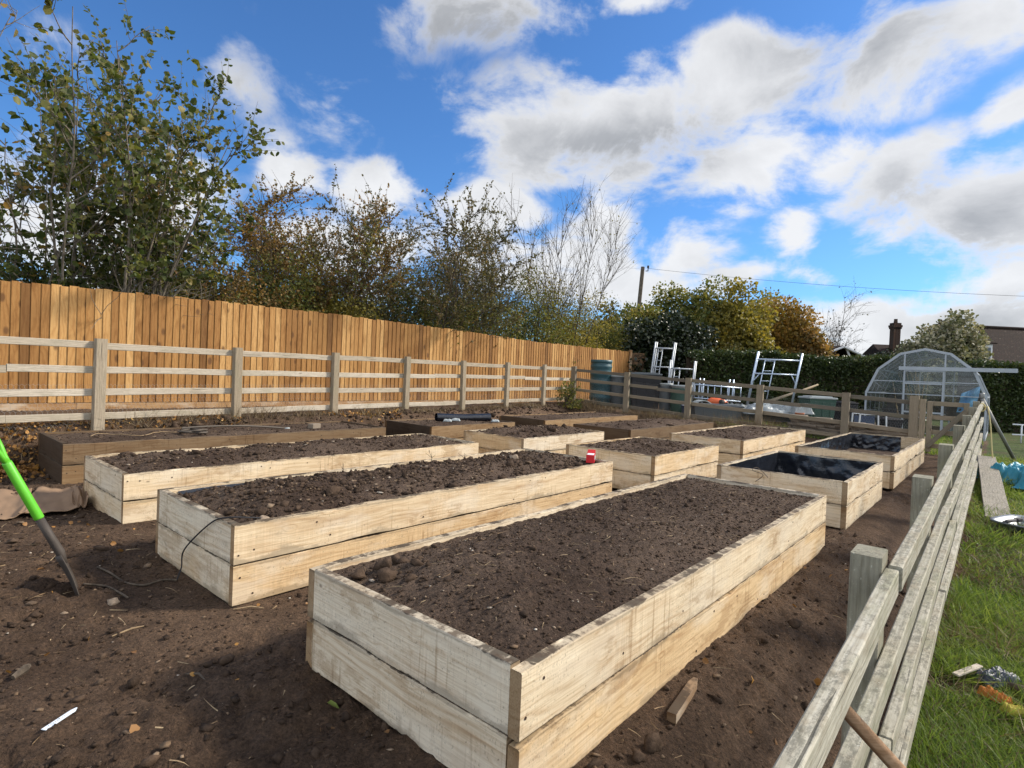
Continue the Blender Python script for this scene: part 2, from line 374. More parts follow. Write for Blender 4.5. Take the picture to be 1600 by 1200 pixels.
def m_soil(name, c1, c2, c3, grassmask=False):
    m, t = newmat(name); oc = t.n('TexCoord').outputs['Object']
    big = t.noise(oc, 0.9, 5, 0.6); mid = t.noise(oc, 7.0, 6, 0.65); fin = t.noise(oc, 70.0, 6, 0.75)
    c = t.mix(t.mapr(big, 0.35, 0.65), c1, c2)
    c = t.mix(t.mapr(mid, 0.45, 0.72, 0.0, 0.6), c, c3)
    c = t.mix(t.mapr(fin, 0.46, 0.66, 0.0, 0.75), c, t.mix(1.0, c, (1.9, 1.8, 1.7), 'MULTIPLY'))
    c = t.mix(t.mapr(fin, 0.48, 0.34, 0.0, 0.75), c, t.mix(1.0, c, (0.40, 0.40, 0.40), 'MULTIPLY'))
    cl = t.noise(oc, 19.0, 5, 0.7); c = t.mix(t.mapr(cl, 0.40, 0.62, 0.32, 0.0), c, t.mix(1.0, c, (0.5, 0.48, 0.46), 'MULTIPLY'))
    vs = t.n('TexVoronoi', {'Vector': oc, 'Scale': 62.0}); 
    bit = t.m('MULTIPLY', t.mapr(vs.outputs['Distance'], 0.20, 0.12), t.mapr(vs.outputs['Color'], 0.80, 0.84))
    c = t.mix(t.m('MULTIPLY', bit, 0.7), c, (0.26, 0.20, 0.14))
    vs2 = t.n('TexVoronoi', {'Vector': t.scale(oc, (1.0, 0.35, 1.0)), 'Scale': 60.0, 'Randomness': 1.0})
    st = t.m('MULTIPLY', t.mapr(vs2.outputs['Distance'], 0.16, 0.10), t.mapr(vs2.outputs['Color'], 0.86, 0.88))
    c = t.mix(t.m('MULTIPLY', st, 0.6), c, (0.22, 0.15, 0.08))
    if grassmask:
        ga = t.n('Attribute', attribute_name='grass').outputs['Fac']
        gn = t.noise(oc, 5.0, 7, 0.7)
        gc = t.mix(t.mapr(gn, 0.35, 0.65), (0.030, 0.050, 0.012), (0.080, 0.105, 0.03))
        gc = t.mix(t.mapr(t.noise(oc, 1.3, 4), 0.5, 0.7, 0, 0.7), gc, (0.08, 0.06, 0.035))
        c = t.mix(t.mapr(t.m('ADD', ga, t.m('MULTIPLY', t.m('SUBTRACT', gn, 0.5), 0.5)), 0.4, 0.6), c, gc)
    bh = t.m('ADD', t.m('MULTIPLY', mid, 1.0), t.m('ADD', t.m('MULTIPLY', fin, 0.55), t.m('MULTIPLY', t.noise(oc, 24.0, 5, 0.7), 0.8)))
    finish(t, c, 0.95, bh, 1.0, 0.035, 0.12); return m

def m_leaf(name, stops, trans=0.35, rough=0.55):
    m, t = newmat(name)
    ri = t.n('NewGeometry').outputs['Random Per Island']
    pos = t.noise(t.n('TexCoord').outputs['Object'], 0.55, 3)
    f = t.m('ADD', t.m('MULTIPLY', ri, 0.72), t.m('MULTIPLY', t.m('SUBTRACT', pos, 0.36), 1.0), clamp=True)
    c = t.ramp(f, stops)
    p = t.n('BsdfPrincipled', {'Base Color': c, 'Roughness': rough, 'Specular IOR Level': 0.35})
    tr = t.n('BsdfTranslucent', {0: t.mix(1.0, c, (1.25, 1.2, 0.7), 'MULTIPLY')})
    t.n('OutputMaterial', {0: t.n('MixShader', {0: trans, 1: p, 2: tr})}); return m

def m_island(name, stops, rough=0.8, extra_noise=True, spec=0.25):
    m, t = newmat(name); ri = t.n('NewGeometry').outputs['Random Per Island']
    c = t.ramp(ri, stops)
    n = t.noise(t.n('TexCoord').outputs['Object'], 45.0, 5, 0.7)
    c = t.mix(t.mapr(n, 0.35, 0.7), t.mix(1.0, c, (0.6, 0.6, 0.6), 'MULTIPLY'), c)
    finish(t, c, rough, n, 0.6, 0.01, spec); return m

M_RUST = m_plain('rusty_nail', (.05, .028, .018), .7, .2, .3)
CREAM = [(0.0, (0.67, 0.60, 0.47)), (0.3, (0.67, 0.52, 0.32)), (0.55, (0.54, 0.36, 0.18)), (0.8, (0.20, 0.135, 0.075)), (1.0, (0.045, 0.03, 0.02))]
M_BED = m_board('sawn_pine', CREAM, saw=0.6, stain=0.75)
M_BED_OLD = m_board('old_pine', CREAM, saw=0.3, stain=0.75)
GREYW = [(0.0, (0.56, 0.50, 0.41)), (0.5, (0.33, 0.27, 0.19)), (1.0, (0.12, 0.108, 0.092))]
M_RAIL = m_weathered('weathered_rail', GREYW, 0.25, 0.3, 0.35)
M_RAIL_N = m_weathered('lichen_rail', [(0.0, (0.46, 0.435, 0.36)), (0.5, (0.30, 0.285, 0.22)), (1.0, (0.12, 0.12, 0.09))], 0.55, 0.5, 0.62)
M_SOIL = m_soil('bare_soil', (0.062, 0.041, 0.028), (0.118, 0.079, 0.053), (0.050, 0.034, 0.024), True)
M_BSOIL = m_soil('bed_soil', (0.056, 0.038, 0.028), (0.098, 0.071, 0.053), (0.040, 0.028, 0.021))
M_CLOD = m_island('clod', [(0, (0.045, 0.031, 0.022)), (0.6, (0.068, 0.046, 0.032)), (0.93, (0.090, 0.061, 0.042)), (1, (0.13, 0.092, 0.063))], 0.95, True, 0.1)
M_CHIP = m_island('chips', [(0, (0.20, 0.14, 0.09)), (0.5, (0.17, 0.11, 0.065)), (0.85, (0.28, 0.21, 0.145)), (1, (0.48, 0.43, 0.36))], 0.85)
M_STRAW = m_island('straw', [(0, (0.16, 0.10, 0.055)), (0.5, (0.30, 0.21, 0.12)), (1, (0.42, 0.32, 0.19))], 0.8)
M_DEBRIS = m_island('leaf_debris', [(0, (.05, .036, .026)), (.6, (.11, .075, .046)), (1, (.22, .155, .09))], .9)
M_LINER = None

def m_liner():
    m, t = newmat('black_polythene'); oc = t.n('TexCoord').outputs['Object']
    n = t.noise(oc, 9.0, 5, 0.6, 1.0); n2 = t.noise(t.scale(oc, (14, 14, 3)), 1.0, 3, 0.5)
    finish(t, (0.009, 0.011, 0.016), 0.24, t.m('ADD', n, n2), 0.3, 0.02, 0.6); return m
M_LINER = m_liner()

# ------------------------------------------------------------------ ground: one sheet to the horizon
def lines(segs):
    out = []
    for lo, hi, st in segs: out += list(np.arange(lo, hi-1e-6, st))
    return np.array(out)
ga = np.concatenate([-np.geomspace(600, 8, 12), lines([(-7, -1.0, 0.35), (-1.0, 4.3, 0.021), (4.3, 9, 0.05), (9, 15, 0.08), (15, 32, 0.5)]), np.geomspace(32, 900, 14)])
gb = np.concatenate([-np.geomspace(600, 6.5, 12), lines([(-6, -2, 0.3), (-2, 0.25, 0.09), (0.25, 7.0, 0.024), (7.0, 11, 0.05), (11, 20, 0.4)]), np.geomspace(20, 700, 12)])
GA, GB = np.meshgrid(ga, gb, indexing='ij')
GZ = HZ(GA, GB, True)
far = sstep(np.hypot(GA-5, GB-4), 30, 120)
GZ = GZ*(1-far)
X, Y = ab(GA, GB)
na, nb = GA.shape
idx = np.arange(na*nb).reshape(na, nb)
F = np.stack([idx[:-1, :-1], idx[1:, :-1], idx[1:, 1:], idx[:-1, 1:]], -1).reshape(-1, 4)
ground = npmesh('ground', np.stack([X, Y, GZ], -1).reshape(-1, 3), F, M_SOIL, smooth=True)
ground['kind'] = 'structure'
gm = np.maximum(1-sstep(GB, 0.05, 0.30), sstep(GA, 14.2, 14.7)*np.clip(0.35+0.9*fbm(GA*0.5, GB*0.5, 12, 3)+sstep(GA, 15, 30)*0.4, 0, 1))
gm = np.maximum(gm, sstep(GB, 11.5, 12.5))
at_ = ground.data.attributes.new('grass', 'FLOAT', 'POINT'); at_.data.foreach_set('value', gm.ravel().astype(np.float32))

# ------------------------------------------------------------------ scatter helpers
ICO_V, ICO_F = None, None
def _ico(sub):
    bm = bmesh.new(); bmesh.ops.create_icosphere(bm, subdivisions=sub, radius=1.0)
    V = np.array([v.co[:] for v in bm.verts]); Fc = np.array([[v.index for v in f.verts] for f in bm.faces]); bm.free(); return V, Fc
ICO1 = _ico(1); ICO2 = _ico(2)
def clods(name, P, S, mat, seed, parent=None, flat=0.7, ico=ICO1, jit=0.42, rot=True):
    rng = np.random.default_rng(seed); V0, F0 = ico; n = len(P); k = len(V0)
    S = np.asarray(S)[:, None]
    sc = S*rng.uniform(0.6, 1.35, (n, 3)); sc[:, 2] *= flat
    J = 1+jit*(rng.random((n, k))-0.5)*2*(.5 if k > 12 else 1)
    for q in range(3):
        dv = rng.normal(size=(n, 1, 3)); dv /= np.linalg.norm(dv, axis=2, keepdims=True); J = J*(1+.20*np.sin((V0[None]*dv).sum(2)*(2.2+1.5*q)+rng.uniform(0, 6.28, (n, 1))))
    V = V0[None]*J[:, :, None]*sc[:, None, :]
    th = rng.uniform(0, 2*np.pi, n); c, s_ = np.cos(th)[:, None], np.sin(th)[:, None]
    Vx = V[..., 0]*c-V[..., 1]*s_; Vy = V[..., 0]*s_+V[..., 1]*c
    V = np.stack([Vx, Vy, V[..., 2]], -1)+np.asarray(P)[:, None, :]
    Fc = (F0[None]+(np.arange(n)*k)[:, None, None]).reshape(-1, 3)
    return npmesh(name, V.reshape(-1, 3), Fc, mat, parent)
def strips(name, P, D, Ln, Wd, mat, seed, bend=0.4, segs=3, parent=None):
    """thin curved blades: P roots, D unit directions, Ln lengths, Wd widths"""
    rng = np.random.default_rng(seed); n = len(P)
    P = np.asarray(P, float); D = np.asarray(D, float); Ln = np.asarray(Ln)[:, None]; Wd = np.asarray(Wd)[:, None]
    side = np.cross(D, rng.normal(size=(n, 3))); side /= np.linalg.norm(side, axis=1, keepdims=True)+1e-9
    bd = rng.normal(size=(n, 3))*bend; bd[:, 2] = -np.abs(bd[:, 2])*1.1
    Vs = []
    for i in range(segs+1):
        t = i/segs; c = P+D*Ln*t+bd*Ln*t*t
        wd = Wd*(1-t**1.5*0.92)
        Vs += [c-side*wd/2, c+side*wd/2]
    V = np.stack(Vs, 1); k = 2*(segs+1)
    f0 = np.array([[2*i, 2*i+1, 2*i+3, 2*i+2] for i in range(segs)])
    Fc = (f0[None]+(np.arange(n)*k)[:, None, None]).reshape(-1, 4)
    return npmesh(name, V.reshape(-1, 3), Fc, mat, parent)
def leaves(name, P, Nd, S, mat, seed, parent=None, wide=0.42):
    """one folded six-point leaf at each P, pointing along Nd"""
    rng = np.random.default_rng(seed); n = len(P); P = np.asarray(P, float)
    u = np.asarray(Nd, float)+rng.normal(size=(n, 3))*0.45; u /= np.linalg.norm(u, axis=1, keepdims=True)+1e-9
    v = np.cross(u, rng.normal(size=(n, 3))); v /= np.linalg.norm(v, axis=1, keepdims=True)+1e-9
    wv = np.cross(u, v); S = np.asarray(S)[:, None]
    fold = rng.uniform(0.05, 0.35, (n, 1)); curl = rng.uniform(-0.25, 0.15, (n, 1))
    a = P; e = P+u*S+wv*S*curl
    def side(sg, t, wd): return P+u*S*t+v*S*wd*sg+wv*S*(fold*wd*1.5+curl*t*t)
    V = np.stack([a, side(-1, .28, wide), side(-1, .72, wide*.85), e, side(1, .72, wide*.85), side(1, .28, wide)], 1)
    f0 = np.array([[0, 1, 2, 3], [0, 3, 4, 5]])
    Fc = (f0[None]+(np.arange(n)*6)[:, None, None]).reshape(-1, 4)
    return npmesh(name, V.reshape(-1, 3), Fc, mat, parent)

# ------------------------------------------------------------------ boards
def board_mesh(name, L, T, H, seed, ch=0.004, wane=0.0, wav=0.0018, step=0.05, wane_top=0.0):
    n = max(2, int(L/step)); xs = np.linspace(0, L, n+1)
    prof = [(-T/2+ch, -H/2), (T/2-ch, -H/2), (T/2, -H/2+ch), (T/2, H/2-ch), (T/2-ch, H/2), (-T/2+ch, H/2), (-T/2, H/2-ch), (-T/2, -H/2+ch)]
    rng = np.random.default_rng(seed)
    lo = vnoise(xs*2.3, xs*0+seed, seed); lo2 = vnoise(xs*9, xs*0+seed*3.1, seed+1)
    notch = np.clip((lo-0.62)/0.25, 0, 1)*(0.5+lo2)*wane
    notch_t = np.clip((vnoise(xs*2.9, xs*0+seed*7.7, seed+5)-0.62)/0.25, 0, 1)*(0.5+lo2)*wane_top
    wob = (vnoise(xs*1.1, xs*0+seed*1.7, seed+2)-0.5)*2*wav; woby = (vnoise(xs*0.9, xs*0+seed*2.7, seed+3)-0.5)*2*wav*1.5
    V = []
    for i, x in enumerate(xs):
        for (y, z) in prof:
            zz = z+wob[i]
            if z < 0: zz += notch[i]
            else: zz -= notch_t[i]
            V.append((x, y+woby[i], zz))
    Fc = []
    for i in range(n):
        for j in range(8): Fc.append((i*8+j, i*8+(j+1) % 8, (i+1)*8+(j+1) % 8, (i+1)*8+j))
    Fc = [tuple(reversed(f)) for f in Fc]
    Fc.append(tuple(range(8))); Fc.append(tuple(n*8+j for j in range(7, -1, -1)))
    me = bpy.data.meshes.new(name); me.from_pydata(V, [], Fc); return me
def board(name, L, T, H, mat, parent, loc, rotz=0.0, tone=0.2, seed=0, roty=0.0, **k):
    me = board_mesh(name, L, T, H, seed, **k); me.materials.append(mat)
    o = link(bpy.data.objects.new(name, me), parent, loc, (0, roty, rotz)); o['tone'] = float(tone); return o

# ------------------------------------------------------------------ raised beds
BW, BT, BH = 1.23, 0.046, 0.222
def bed(label, x, y, L, dz, tones, soil=(0.05, 0.05), seed=0, fine=0.03, nclod=300, mat=None, liner=False, empty=False, wane=0.004, csize=0.012, rough=0.012):
    """x,y: right-hand corner nearest the camera. tones: side upper, side lower, end upper, end lower"""
    mat = mat or M_BED
    r = thing('raised_bed', label, 'raised bed', (x, y, dz), YAW, 'timber raised beds in the plot')
    rng = random.Random(seed)
    for i, zc in enumerate((0.335, 0.111)):
        for j, yy in enumerate((BT/2, BW-BT/2)):
            o = board('side_board', L, BT, BH-.003, mat, r, (0, yy+rng.uniform(-.0015, .0015), zc), 0, tones[i]+rng.uniform(-.03, .03), seed*10+i*2+j, wane=wane*2.6 if i == 0 else wane*2, wane_top=.008 if i == 0 else wane*1.5)
            nl = MB()
            for xx in [.025+.012*i, .11, L-.03, L-.12]+[rng.uniform(.3, L-.3) for _ in range(int(L*2))]:
                zn = rng.choice((-.06, .05))+rng.uniform(-.02, .02)
                nl.tube([(xx, -BT/2-.0012 if j == 0 else BT/2+.0012, zn), (xx, -BT/2+.01 if j == 0 else BT/2-.01, zn)], [.0058, .005], 7)
            nl.build('nails', M_RUST, o)['kind'] = 'stuff'
        for j, xx in enumerate((BT/2+0.001, L-BT/2-0.001)):
            o = board('end_board', BW-2*BT-0.004, BT, BH, mat, r, (xx, BT+0.002, zc), math.pi/2, tones[2+i]+rng.uniform(-.03, .03), seed*10+5+i*2+j, wane=wane)
    depth, mound = soil
    nx, ny = int((L-2*BT)/fine), int((BW-2*BT)/fine)
    xs = np.linspace(BT+0.001, L-BT-0.001, nx); ys = np.linspace(BT+0.001, BW-BT-0.001, ny)
    XS, YS = np.meshgrid(xs, ys, indexing='ij')
    ed = np.minimum(np.minimum(XS-BT, L-BT-XS), np.minimum(YS-BT, BW-BT-YS))
    def hz(XS, YS, ed):
        s = seed*13
        return 0.446-depth+mound*sstep(ed, 0.0, 0.40)*(0.75+0.5*vnoise(XS*1.3+s, YS*1.7, 3))+rough*3.5*fbm(XS*2.6+s, YS*2.6, 6, 3)*sstep(ed, 0, .15)+rough*3.2*fbm(XS*9+s, YS*9, 7, 4, 0.6)+rough*0.8*fbm(XS*32+s, YS*32, 9, 2)
    ZS = hz(XS, YS, ed)
    if not empty or empty == 'soil':
        if empty == 'soil': ZS = ZS-0.24
        id_ = np.arange(nx*ny).reshape(nx, ny)
        Fc = np.stack([id_[:-1, :-1], id_[1:, :-1], id_[1:, 1:], id_[:-1, 1:]], -1).reshape(-1, 4)
        npmesh('soil', np.stack([XS, YS, ZS], -1).reshape(-1, 3), Fc, M_BSOIL, r, True)
    if not empty and nclod:
        g = np.random.default_rng(seed); px = g.uniform(BT+.02, L-BT-.02, nclod); py = g.uniform(BT+.02, BW-BT-.02, nclod)
        e = np.minimum(np.minimum(px-BT, L-BT-px), np.minimum(py-BT, BW-BT-py))
        S = csize*0.55*np.exp(g.normal(size=nclod)*0.55)
        c = clods('soil_crumbs', np.stack([px, py, hz(px, py, e)+S*0.25], -1), S, M_CLOD, seed, r); c['kind'] = 'stuff'
        m = nclod//9; px = g.uniform(BT+.02, L-BT-.02, m); py = g.uniform(BT+.02, BW-BT-.02, m)
        e = np.minimum(np.minimum(px-BT, L-BT-px), np.minimum(py-BT, BW-BT-py))
        c = clods('stone_chips', np.stack([px, py, hz(px, py, e)+0.003], -1), csize*0.62*np.exp(g.normal(size=m)*0.45), M_CHIP, seed+1, r, 0.5); c['kind'] = 'stuff'
        m = nclod//18; px = g.uniform(BT+.05, L-BT-.05, m); py = g.uniform(BT+.05, BW-BT-.05, m)
        e = np.minimum(np.minimum(px-BT, L-BT-px), np.minimum(py-BT, BW-BT-py))
        th = g.uniform(0, 6.28, m); D = np.stack([np.cos(th), np.sin(th), g.uniform(0, .35, m)], -1)
        c = strips('root_bits', np.stack([px, py, hz(px, py, e)+0.004], -1), D, g.uniform(.02, .08, m), g.uniform(.0015, .004, m), M_STRAW, seed+2, 0.3, 3, r); c['kind'] = 'stuff'
    if liner:
        N = 40; V = []; Fc = []
        def sheet(p0, du, dv, nu, nv, nrm, amp, sd):
            o = len(V)
            for i in range(nu+1):
                for j in range(nv+1):
                    u, v_ = i/nu, j/nv
                    p = np.array(p0)+np.array(du)*u+np.array(dv)*v_
                    ln = np.linalg.norm(du)*u
                    k = amp*.55*(abs(fbm(np.array(ln*7.0+v_*1.5), np.array(v_*2.2), sd, 3))*2.2+0.10)*(0.35+v_)
                    top = 0.020*fbm(np.array(ln*4.0), np.array(0.3), sd+4, 2)*(1-v_)
                    p = p+np.array(nrm)*k+np.array((0, 0, top)); V.append(p)
            for i in range(nu):
                for j in range(nv):
                    a_ = o+i*(nv+1)+j; Fc.append((a_, a_+1, a_+nv+2, a_+nv+1))
        zt, dp = 0.432, -0.40
        x0, x1, y0, y1 = BT+.006, L-BT-.006, BT+.006, BW-BT-.006
        if liner == 'full':
            sheet((x0, y0, zt), (x1-x0, 0, 0), (0, 0, dp), 60, 14, (0, 1, 0), .05, seed+1)
            sheet((x1, y0, zt), (0, y1-y0, 0), (0, 0, dp), 44, 14, (-1, 0, 0), .09, seed+2)
            sheet((x0, y1, zt), (x1-x0, 0, 0), (0, 0, dp), 60, 14, (0, -1, 0), .09, seed+3)
            sheet((x0, y0, zt), (0, y1-y0, 0), (0, 0, dp), 44, 14, (1, 0, 0), .05, seed+4)
            sheet((x0, y0, 0.05), (x1-x0, 0, 0), (0, y1-y0, 0), 40, 24, (0, 0, 1), .05, seed+5)
        elif liner == 'part':
            sheet((x0, y1, zt), ((x1-x0), 0, 0), (0, 0.0, dp+.1), 80, 14, (0, -1, 0), .09, seed+3)
            sheet((x1, y1, zt), (0, -(y1-y0)*0.72, 0), (0, 0, dp+.1), 44, 14, (-1, 0, 0), .08, seed+2)
        elif liner == 'corner':
            sheet((x0+.06, y1, 0.43), (0.75, 0, 0), (0.02, -.03, -0.10), 30, 8, (0, -.4, 0.25), .07, seed+3)
            sheet((x0, y1-.02, 0.425), (0, -0.10, 0), (.02, 0, -0.10), 12, 8, (.3, 0, 0.2), .05, seed+5)
        lo = npmesh('liner', V, Fc, M_LINER, r, True)
    return r, hz
OLD = M_BED_OLD
A_ = bed('pale cream timber raised bed nearest the camera, heaped with dark soil', .066, 1.679, 3.926, 0, (.12, .36, .03, .10), (.030, .062), 1, .014, 10000, wane=.009, csize=.0058, rough=.011)
B_ = bed('long timber raised bed holding the red box at its far end', -1.473, 3.053, 3.96, 0, (.20, .44, .08, .20), (.045, .085), 2, .02, 5200, liner='corner', csize=.013, rough=.016)
C_ = bed('long cream raised bed between the red box bed and the old dark one', -3.05, 4.47, 4.03, -.035, (.24, .30, .15, .24), (.030, .060), 3, .026, 2600, csize=.013, rough=.016)
D_ = bed('old dark brown raised bed farthest left, with a coiled hose on its soil', -4.574, 5.773, 4.02, -.02, (.84, .74, .97, .99), (.022, .020), 4, .03, 900, OLD, csize=.012, rough=.008)
E_ = bed('short empty raised bed fully lined with glossy black plastic', 3.167, 5.243, 2.091, .012, (.10, .16, .14, .22), (.05, .05), 5, .03, 0, liner='full', empty=True, wane=.006)
F_ = bed('empty raised bed half lined with black plastic, beside the gate post', 5.13, 7.49, 3.96, .015, (.12, .2, .2, .26), (.05, .01), 6, .05, 0, liner='part', empty='soil', wane=.012)
G_ = bed('short yellowish raised bed in the middle, just beyond the red box', 1.65, 6.36, 1.90, .03, (.36, .20, .26, .22), (.02, .035), 7, .03, 900, csize=.012, wane=.004)
H_ = bed('cream raised bed full of soil beside the half lined one', 3.62, 8.72, 3.665, .01, (.22, .3, .24, .3), (.02, .02), 8, .04, 700, csize=.013)
I_ = bed('short cream raised bed behind the bed with the red box', .204, 8.02, 2.15, -.02, (.10, .3, .40, .42), (.02, .07), 9, .035, 800, csize=.016, rough=.02)
J_ = bed('short old dark raised bed carrying a roll of black pipe', -1.255, 9.02, 2.05, 0, (.76, .72, .98, 1.0), (.02, .02), 10, .04, 400, OLD, csize=.013)
K_ = bed('low old brown raised bed in the far left corner by the bank', .69, 11.15, 3.75, .01, (.72, .72, .98, .98), (.02, .02), 11, .05, 300, OLD)
L_ = bed('old dark raised bed in front of the back rail fence', 2.125, 9.92, 3.78, 0, (.84, .84, .97, .98), (.02, .05), 12, .05, 400, OLD, csize=.015, rough=.02)

# ------------------------------------------------------------------ soil litter on the open ground
g = np.random.default_rng(77)
def plot_pts(n, amin=-.9, amax=6, bmin=.34, bmax=8.4, power=1.0):
    a = amin+(amax-amin)*g.random(n)**power; b = g.uniform(bmin, bmax, n)
    return a, b
BEDS = [(.066, 1.679, 3.926), (-1.473, 3.053, 3.96), (-3.05, 4.47, 4.03), (-4.574, 5.773, 4.02), (3.167, 5.243, 2.091), (5.13, 7.49, 3.96), (1.65, 6.36, 1.9), (3.62, 8.72, 3.665), (.204, 8.02, 2.15), (-1.255, 9.02, 2.05), (.69, 11.15, 3.75), (2.125, 9.92, 3.78)]
def outside(a, b, pad=.0):
    ok = np.ones(len(a), bool)
    for (x, y, L) in BEDS:
        a0, b0 = toab((x, y)); ok &= ~((a > a0-pad) & (a < a0+L+pad) & (b > b0-pad) & (b < b0+BW+pad))
    return ok
def ground_pts(n, **k):
    a, b = plot_pts(n, **k); ok = outside(a, b, .012); a, b = a[ok], b[ok]
    # more where the surface is broken up
    z = HZ(a, b, True); x, y = ab(a, b); return x, y, z
x, y, z = ground_pts(30000, power=1.6); S = 0.0045*np.exp(g.normal(size=len(x))*0.65)
o = clods('soil_crumbs', np.stack([x, y, z+S*.2], -1), S, M_CLOD, 5); o['kind'] = 'stuff'; tag(o, 'loose crumbs of dark soil scattered over the bare plot')
x, y, z = ground_pts(300, power=1.6); S = 0.013*np.exp(g.normal(size=len(x))*0.4)
o = clods('lumpy_soil', np.stack([x, y, z+S*.1], -1), S, M_CLOD, 6, None, .6, ICO2, .30); o['kind'] = 'stuff'; tag(o, 'bigger lumps of dark soil on the bare plot')
x, y, z = ground_pts(2600, power=1.5); S = 0.006*np.exp(g.normal(size=len(x))*0.5)
o = clods('gravel', np.stack([x, y, z+S*.25], -1), S, M_CHIP, 7, None, .5); o['kind'] = 'stuff'; tag(o, 'pale stone chips and woodchips on the bare soil')
x, y, z = ground_pts(2000, power=1.5); n = len(x); th = g.uniform(0, 6.28, n)
o = strips('plant_litter', np.stack([x, y, z+.006], -1), np.stack([np.cos(th), np.sin(th), g.uniform(0, .2, n)], -1), g.uniform(.02, .12, n), g.uniform(.002, .006, n), M_STRAW, 8, .25); o['kind'] = 'stuff'; tag(o, 'bits of straw and root lying on the bare soil')

# ------------------------------------------------------------------ post and rail fences
M_POST = M_RAIL
M_WIRE = m_plain('galvanised_wire', (0.30, 0.31, 0.32), 0.5, 0.6, 0.2)
def wire_net(L, H, parent, loc, rotz, slope, cell=0.05, r=0.0008):
    """hexagonal wire netting, real triangular wires"""
    V = []; Fc = []
    w_ = cell; h_ = cell*0.9
    segs = []
    nx = int(L/w_); nz = int(H/h_)
    for j in range(nz):
        for i in range(nx):
            ox = (0.5*w_ if j % 2 else 0)
            x0 = i*w_+ox; z0 = j*h_
            segs.append(((x0, z0), (x0, z0+h_*.5)))
            segs.append(((x0, z0+h_*.5), (x0+w_*.5, z0+h_)))
            segs.append(((x0, z0+h_*.5), (x0-w_*.5, z0+h_)))
    S = np.array(segs); p, q = S[:, 0], S[:, 1]
    d = q-p; d /= np.linalg.norm(d, axis=1, keepdims=True); nrm = np.stack([-d[:, 1], d[:, 0]], -1)
    def P3(pt, off, yy):
        pp = pt+nrm*off; return np.stack([pp[:, 0], np.full(len(pp), yy), pp[:, 1]+pp[:, 0]*slope], -1)
    Vv = np.stack([P3(p, -r, -r), P3(p, r, -r), P3(p, 0, r), P3(q, -r, -r), P3(q, r, -r), P3(q, 0, r)], 1).reshape(-1, 3)
    f0 = np.array([[0, 1, 4, 3], [1, 2, 5, 4], [2, 0, 3, 5]])
    Fc = (f0[None]+(np.arange(len(p))*6)[:, None, None]).reshape(-1, 4)
    return npmesh('wire_mesh', Vv, Fc, M_WIRE, parent, False, loc, (0, 0, rotz))
def rail_fence(label, P0, ang, S, n, z0, slope, ptone, rtone, mat, side, t0, t1, pw=(.15, .09), skip=(), seed=0, net=None, dropf=None, railpos=(-.045, -.345, -.645, -.945), hgt=1.16, rail_len=3.6):
    """posts at P0 + i*S along ang; tops at z0 + slope*distance; rails on the given side (+1 = left of travel)"""
    dx, dy = math.cos(ang), math.sin(ang); nx, ny = -dy*side, dx*side
    f = thing('rail_fence', label, 'fence', (P0[0], P0[1], z0-hgt), ang)
    rng = random.Random(seed)
    for i in range(n):
        if i in skip: continue
        h = hgt+.35
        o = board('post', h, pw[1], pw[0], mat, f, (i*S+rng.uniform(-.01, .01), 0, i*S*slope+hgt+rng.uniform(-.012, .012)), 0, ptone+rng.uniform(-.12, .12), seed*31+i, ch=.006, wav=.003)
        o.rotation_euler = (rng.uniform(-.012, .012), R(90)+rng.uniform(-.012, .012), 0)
    off = side*(pw[1]/2+.025)
    for k, zt in enumerate(railpos):
        t = t0
        j = 0
        while t < t1-.05:
            e = min(t1, (math.floor((t+.9*(k % 2)+1e-6)/rail_len)+1)*rail_len-.9*(k % 2))
            if e-t < .3: e = min(t1, t+rail_len)
            wob = rng.uniform(-.012, .012)
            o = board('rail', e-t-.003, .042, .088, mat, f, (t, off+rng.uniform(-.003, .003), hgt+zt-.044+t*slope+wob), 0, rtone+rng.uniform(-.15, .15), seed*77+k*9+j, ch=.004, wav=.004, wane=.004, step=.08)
            o.rotation_euler = (rng.uniform(-.02, .02), -math.atan(slope)+rng.uniform(-.0025, .0025), 0)
            t = e; j += 1
    if net: wire_net(t1-t0, net, f, (t0, side*(pw[1]/2+.055), hgt-1.12+t0*slope), 0, slope)
    return f
LF_A = math.radians(55.3644)
rail_fence('grey four-rail timber fence along the bank, in front of the orange boards', (-5.235, 7.173), LF_A, 1.8, 8, 1.566, .013/1.8, .45, .20, M_RAIL, 1, -2.7, 12.75, pw=(.125, .085), seed=3, net=.55)
o_ = rail_fence('grey four-rail fence across the back of the plot, seen from its shaded side', (1.765+.09, 17.134-.07), math.radians(-40.3153), 1.8, 6, 1.645, -.099/1.8, .68, .80, M_RAIL, 1, 0, 8.45, seed=5, skip=(5,), net=.9)  # darker tones put the shade of this side into the timber colour
RF_A = math.radians(49.0819)
rail_fence('lichen-covered rail fence running away along the right side of the plot', (1.31, 2.014), RF_A, 1.8, 7, .763, .073/1.8, .55, .12, M_RAIL_N, -1, -3.2, 11.75, pw=(.155, .095), seed=7, hgt=1.14)

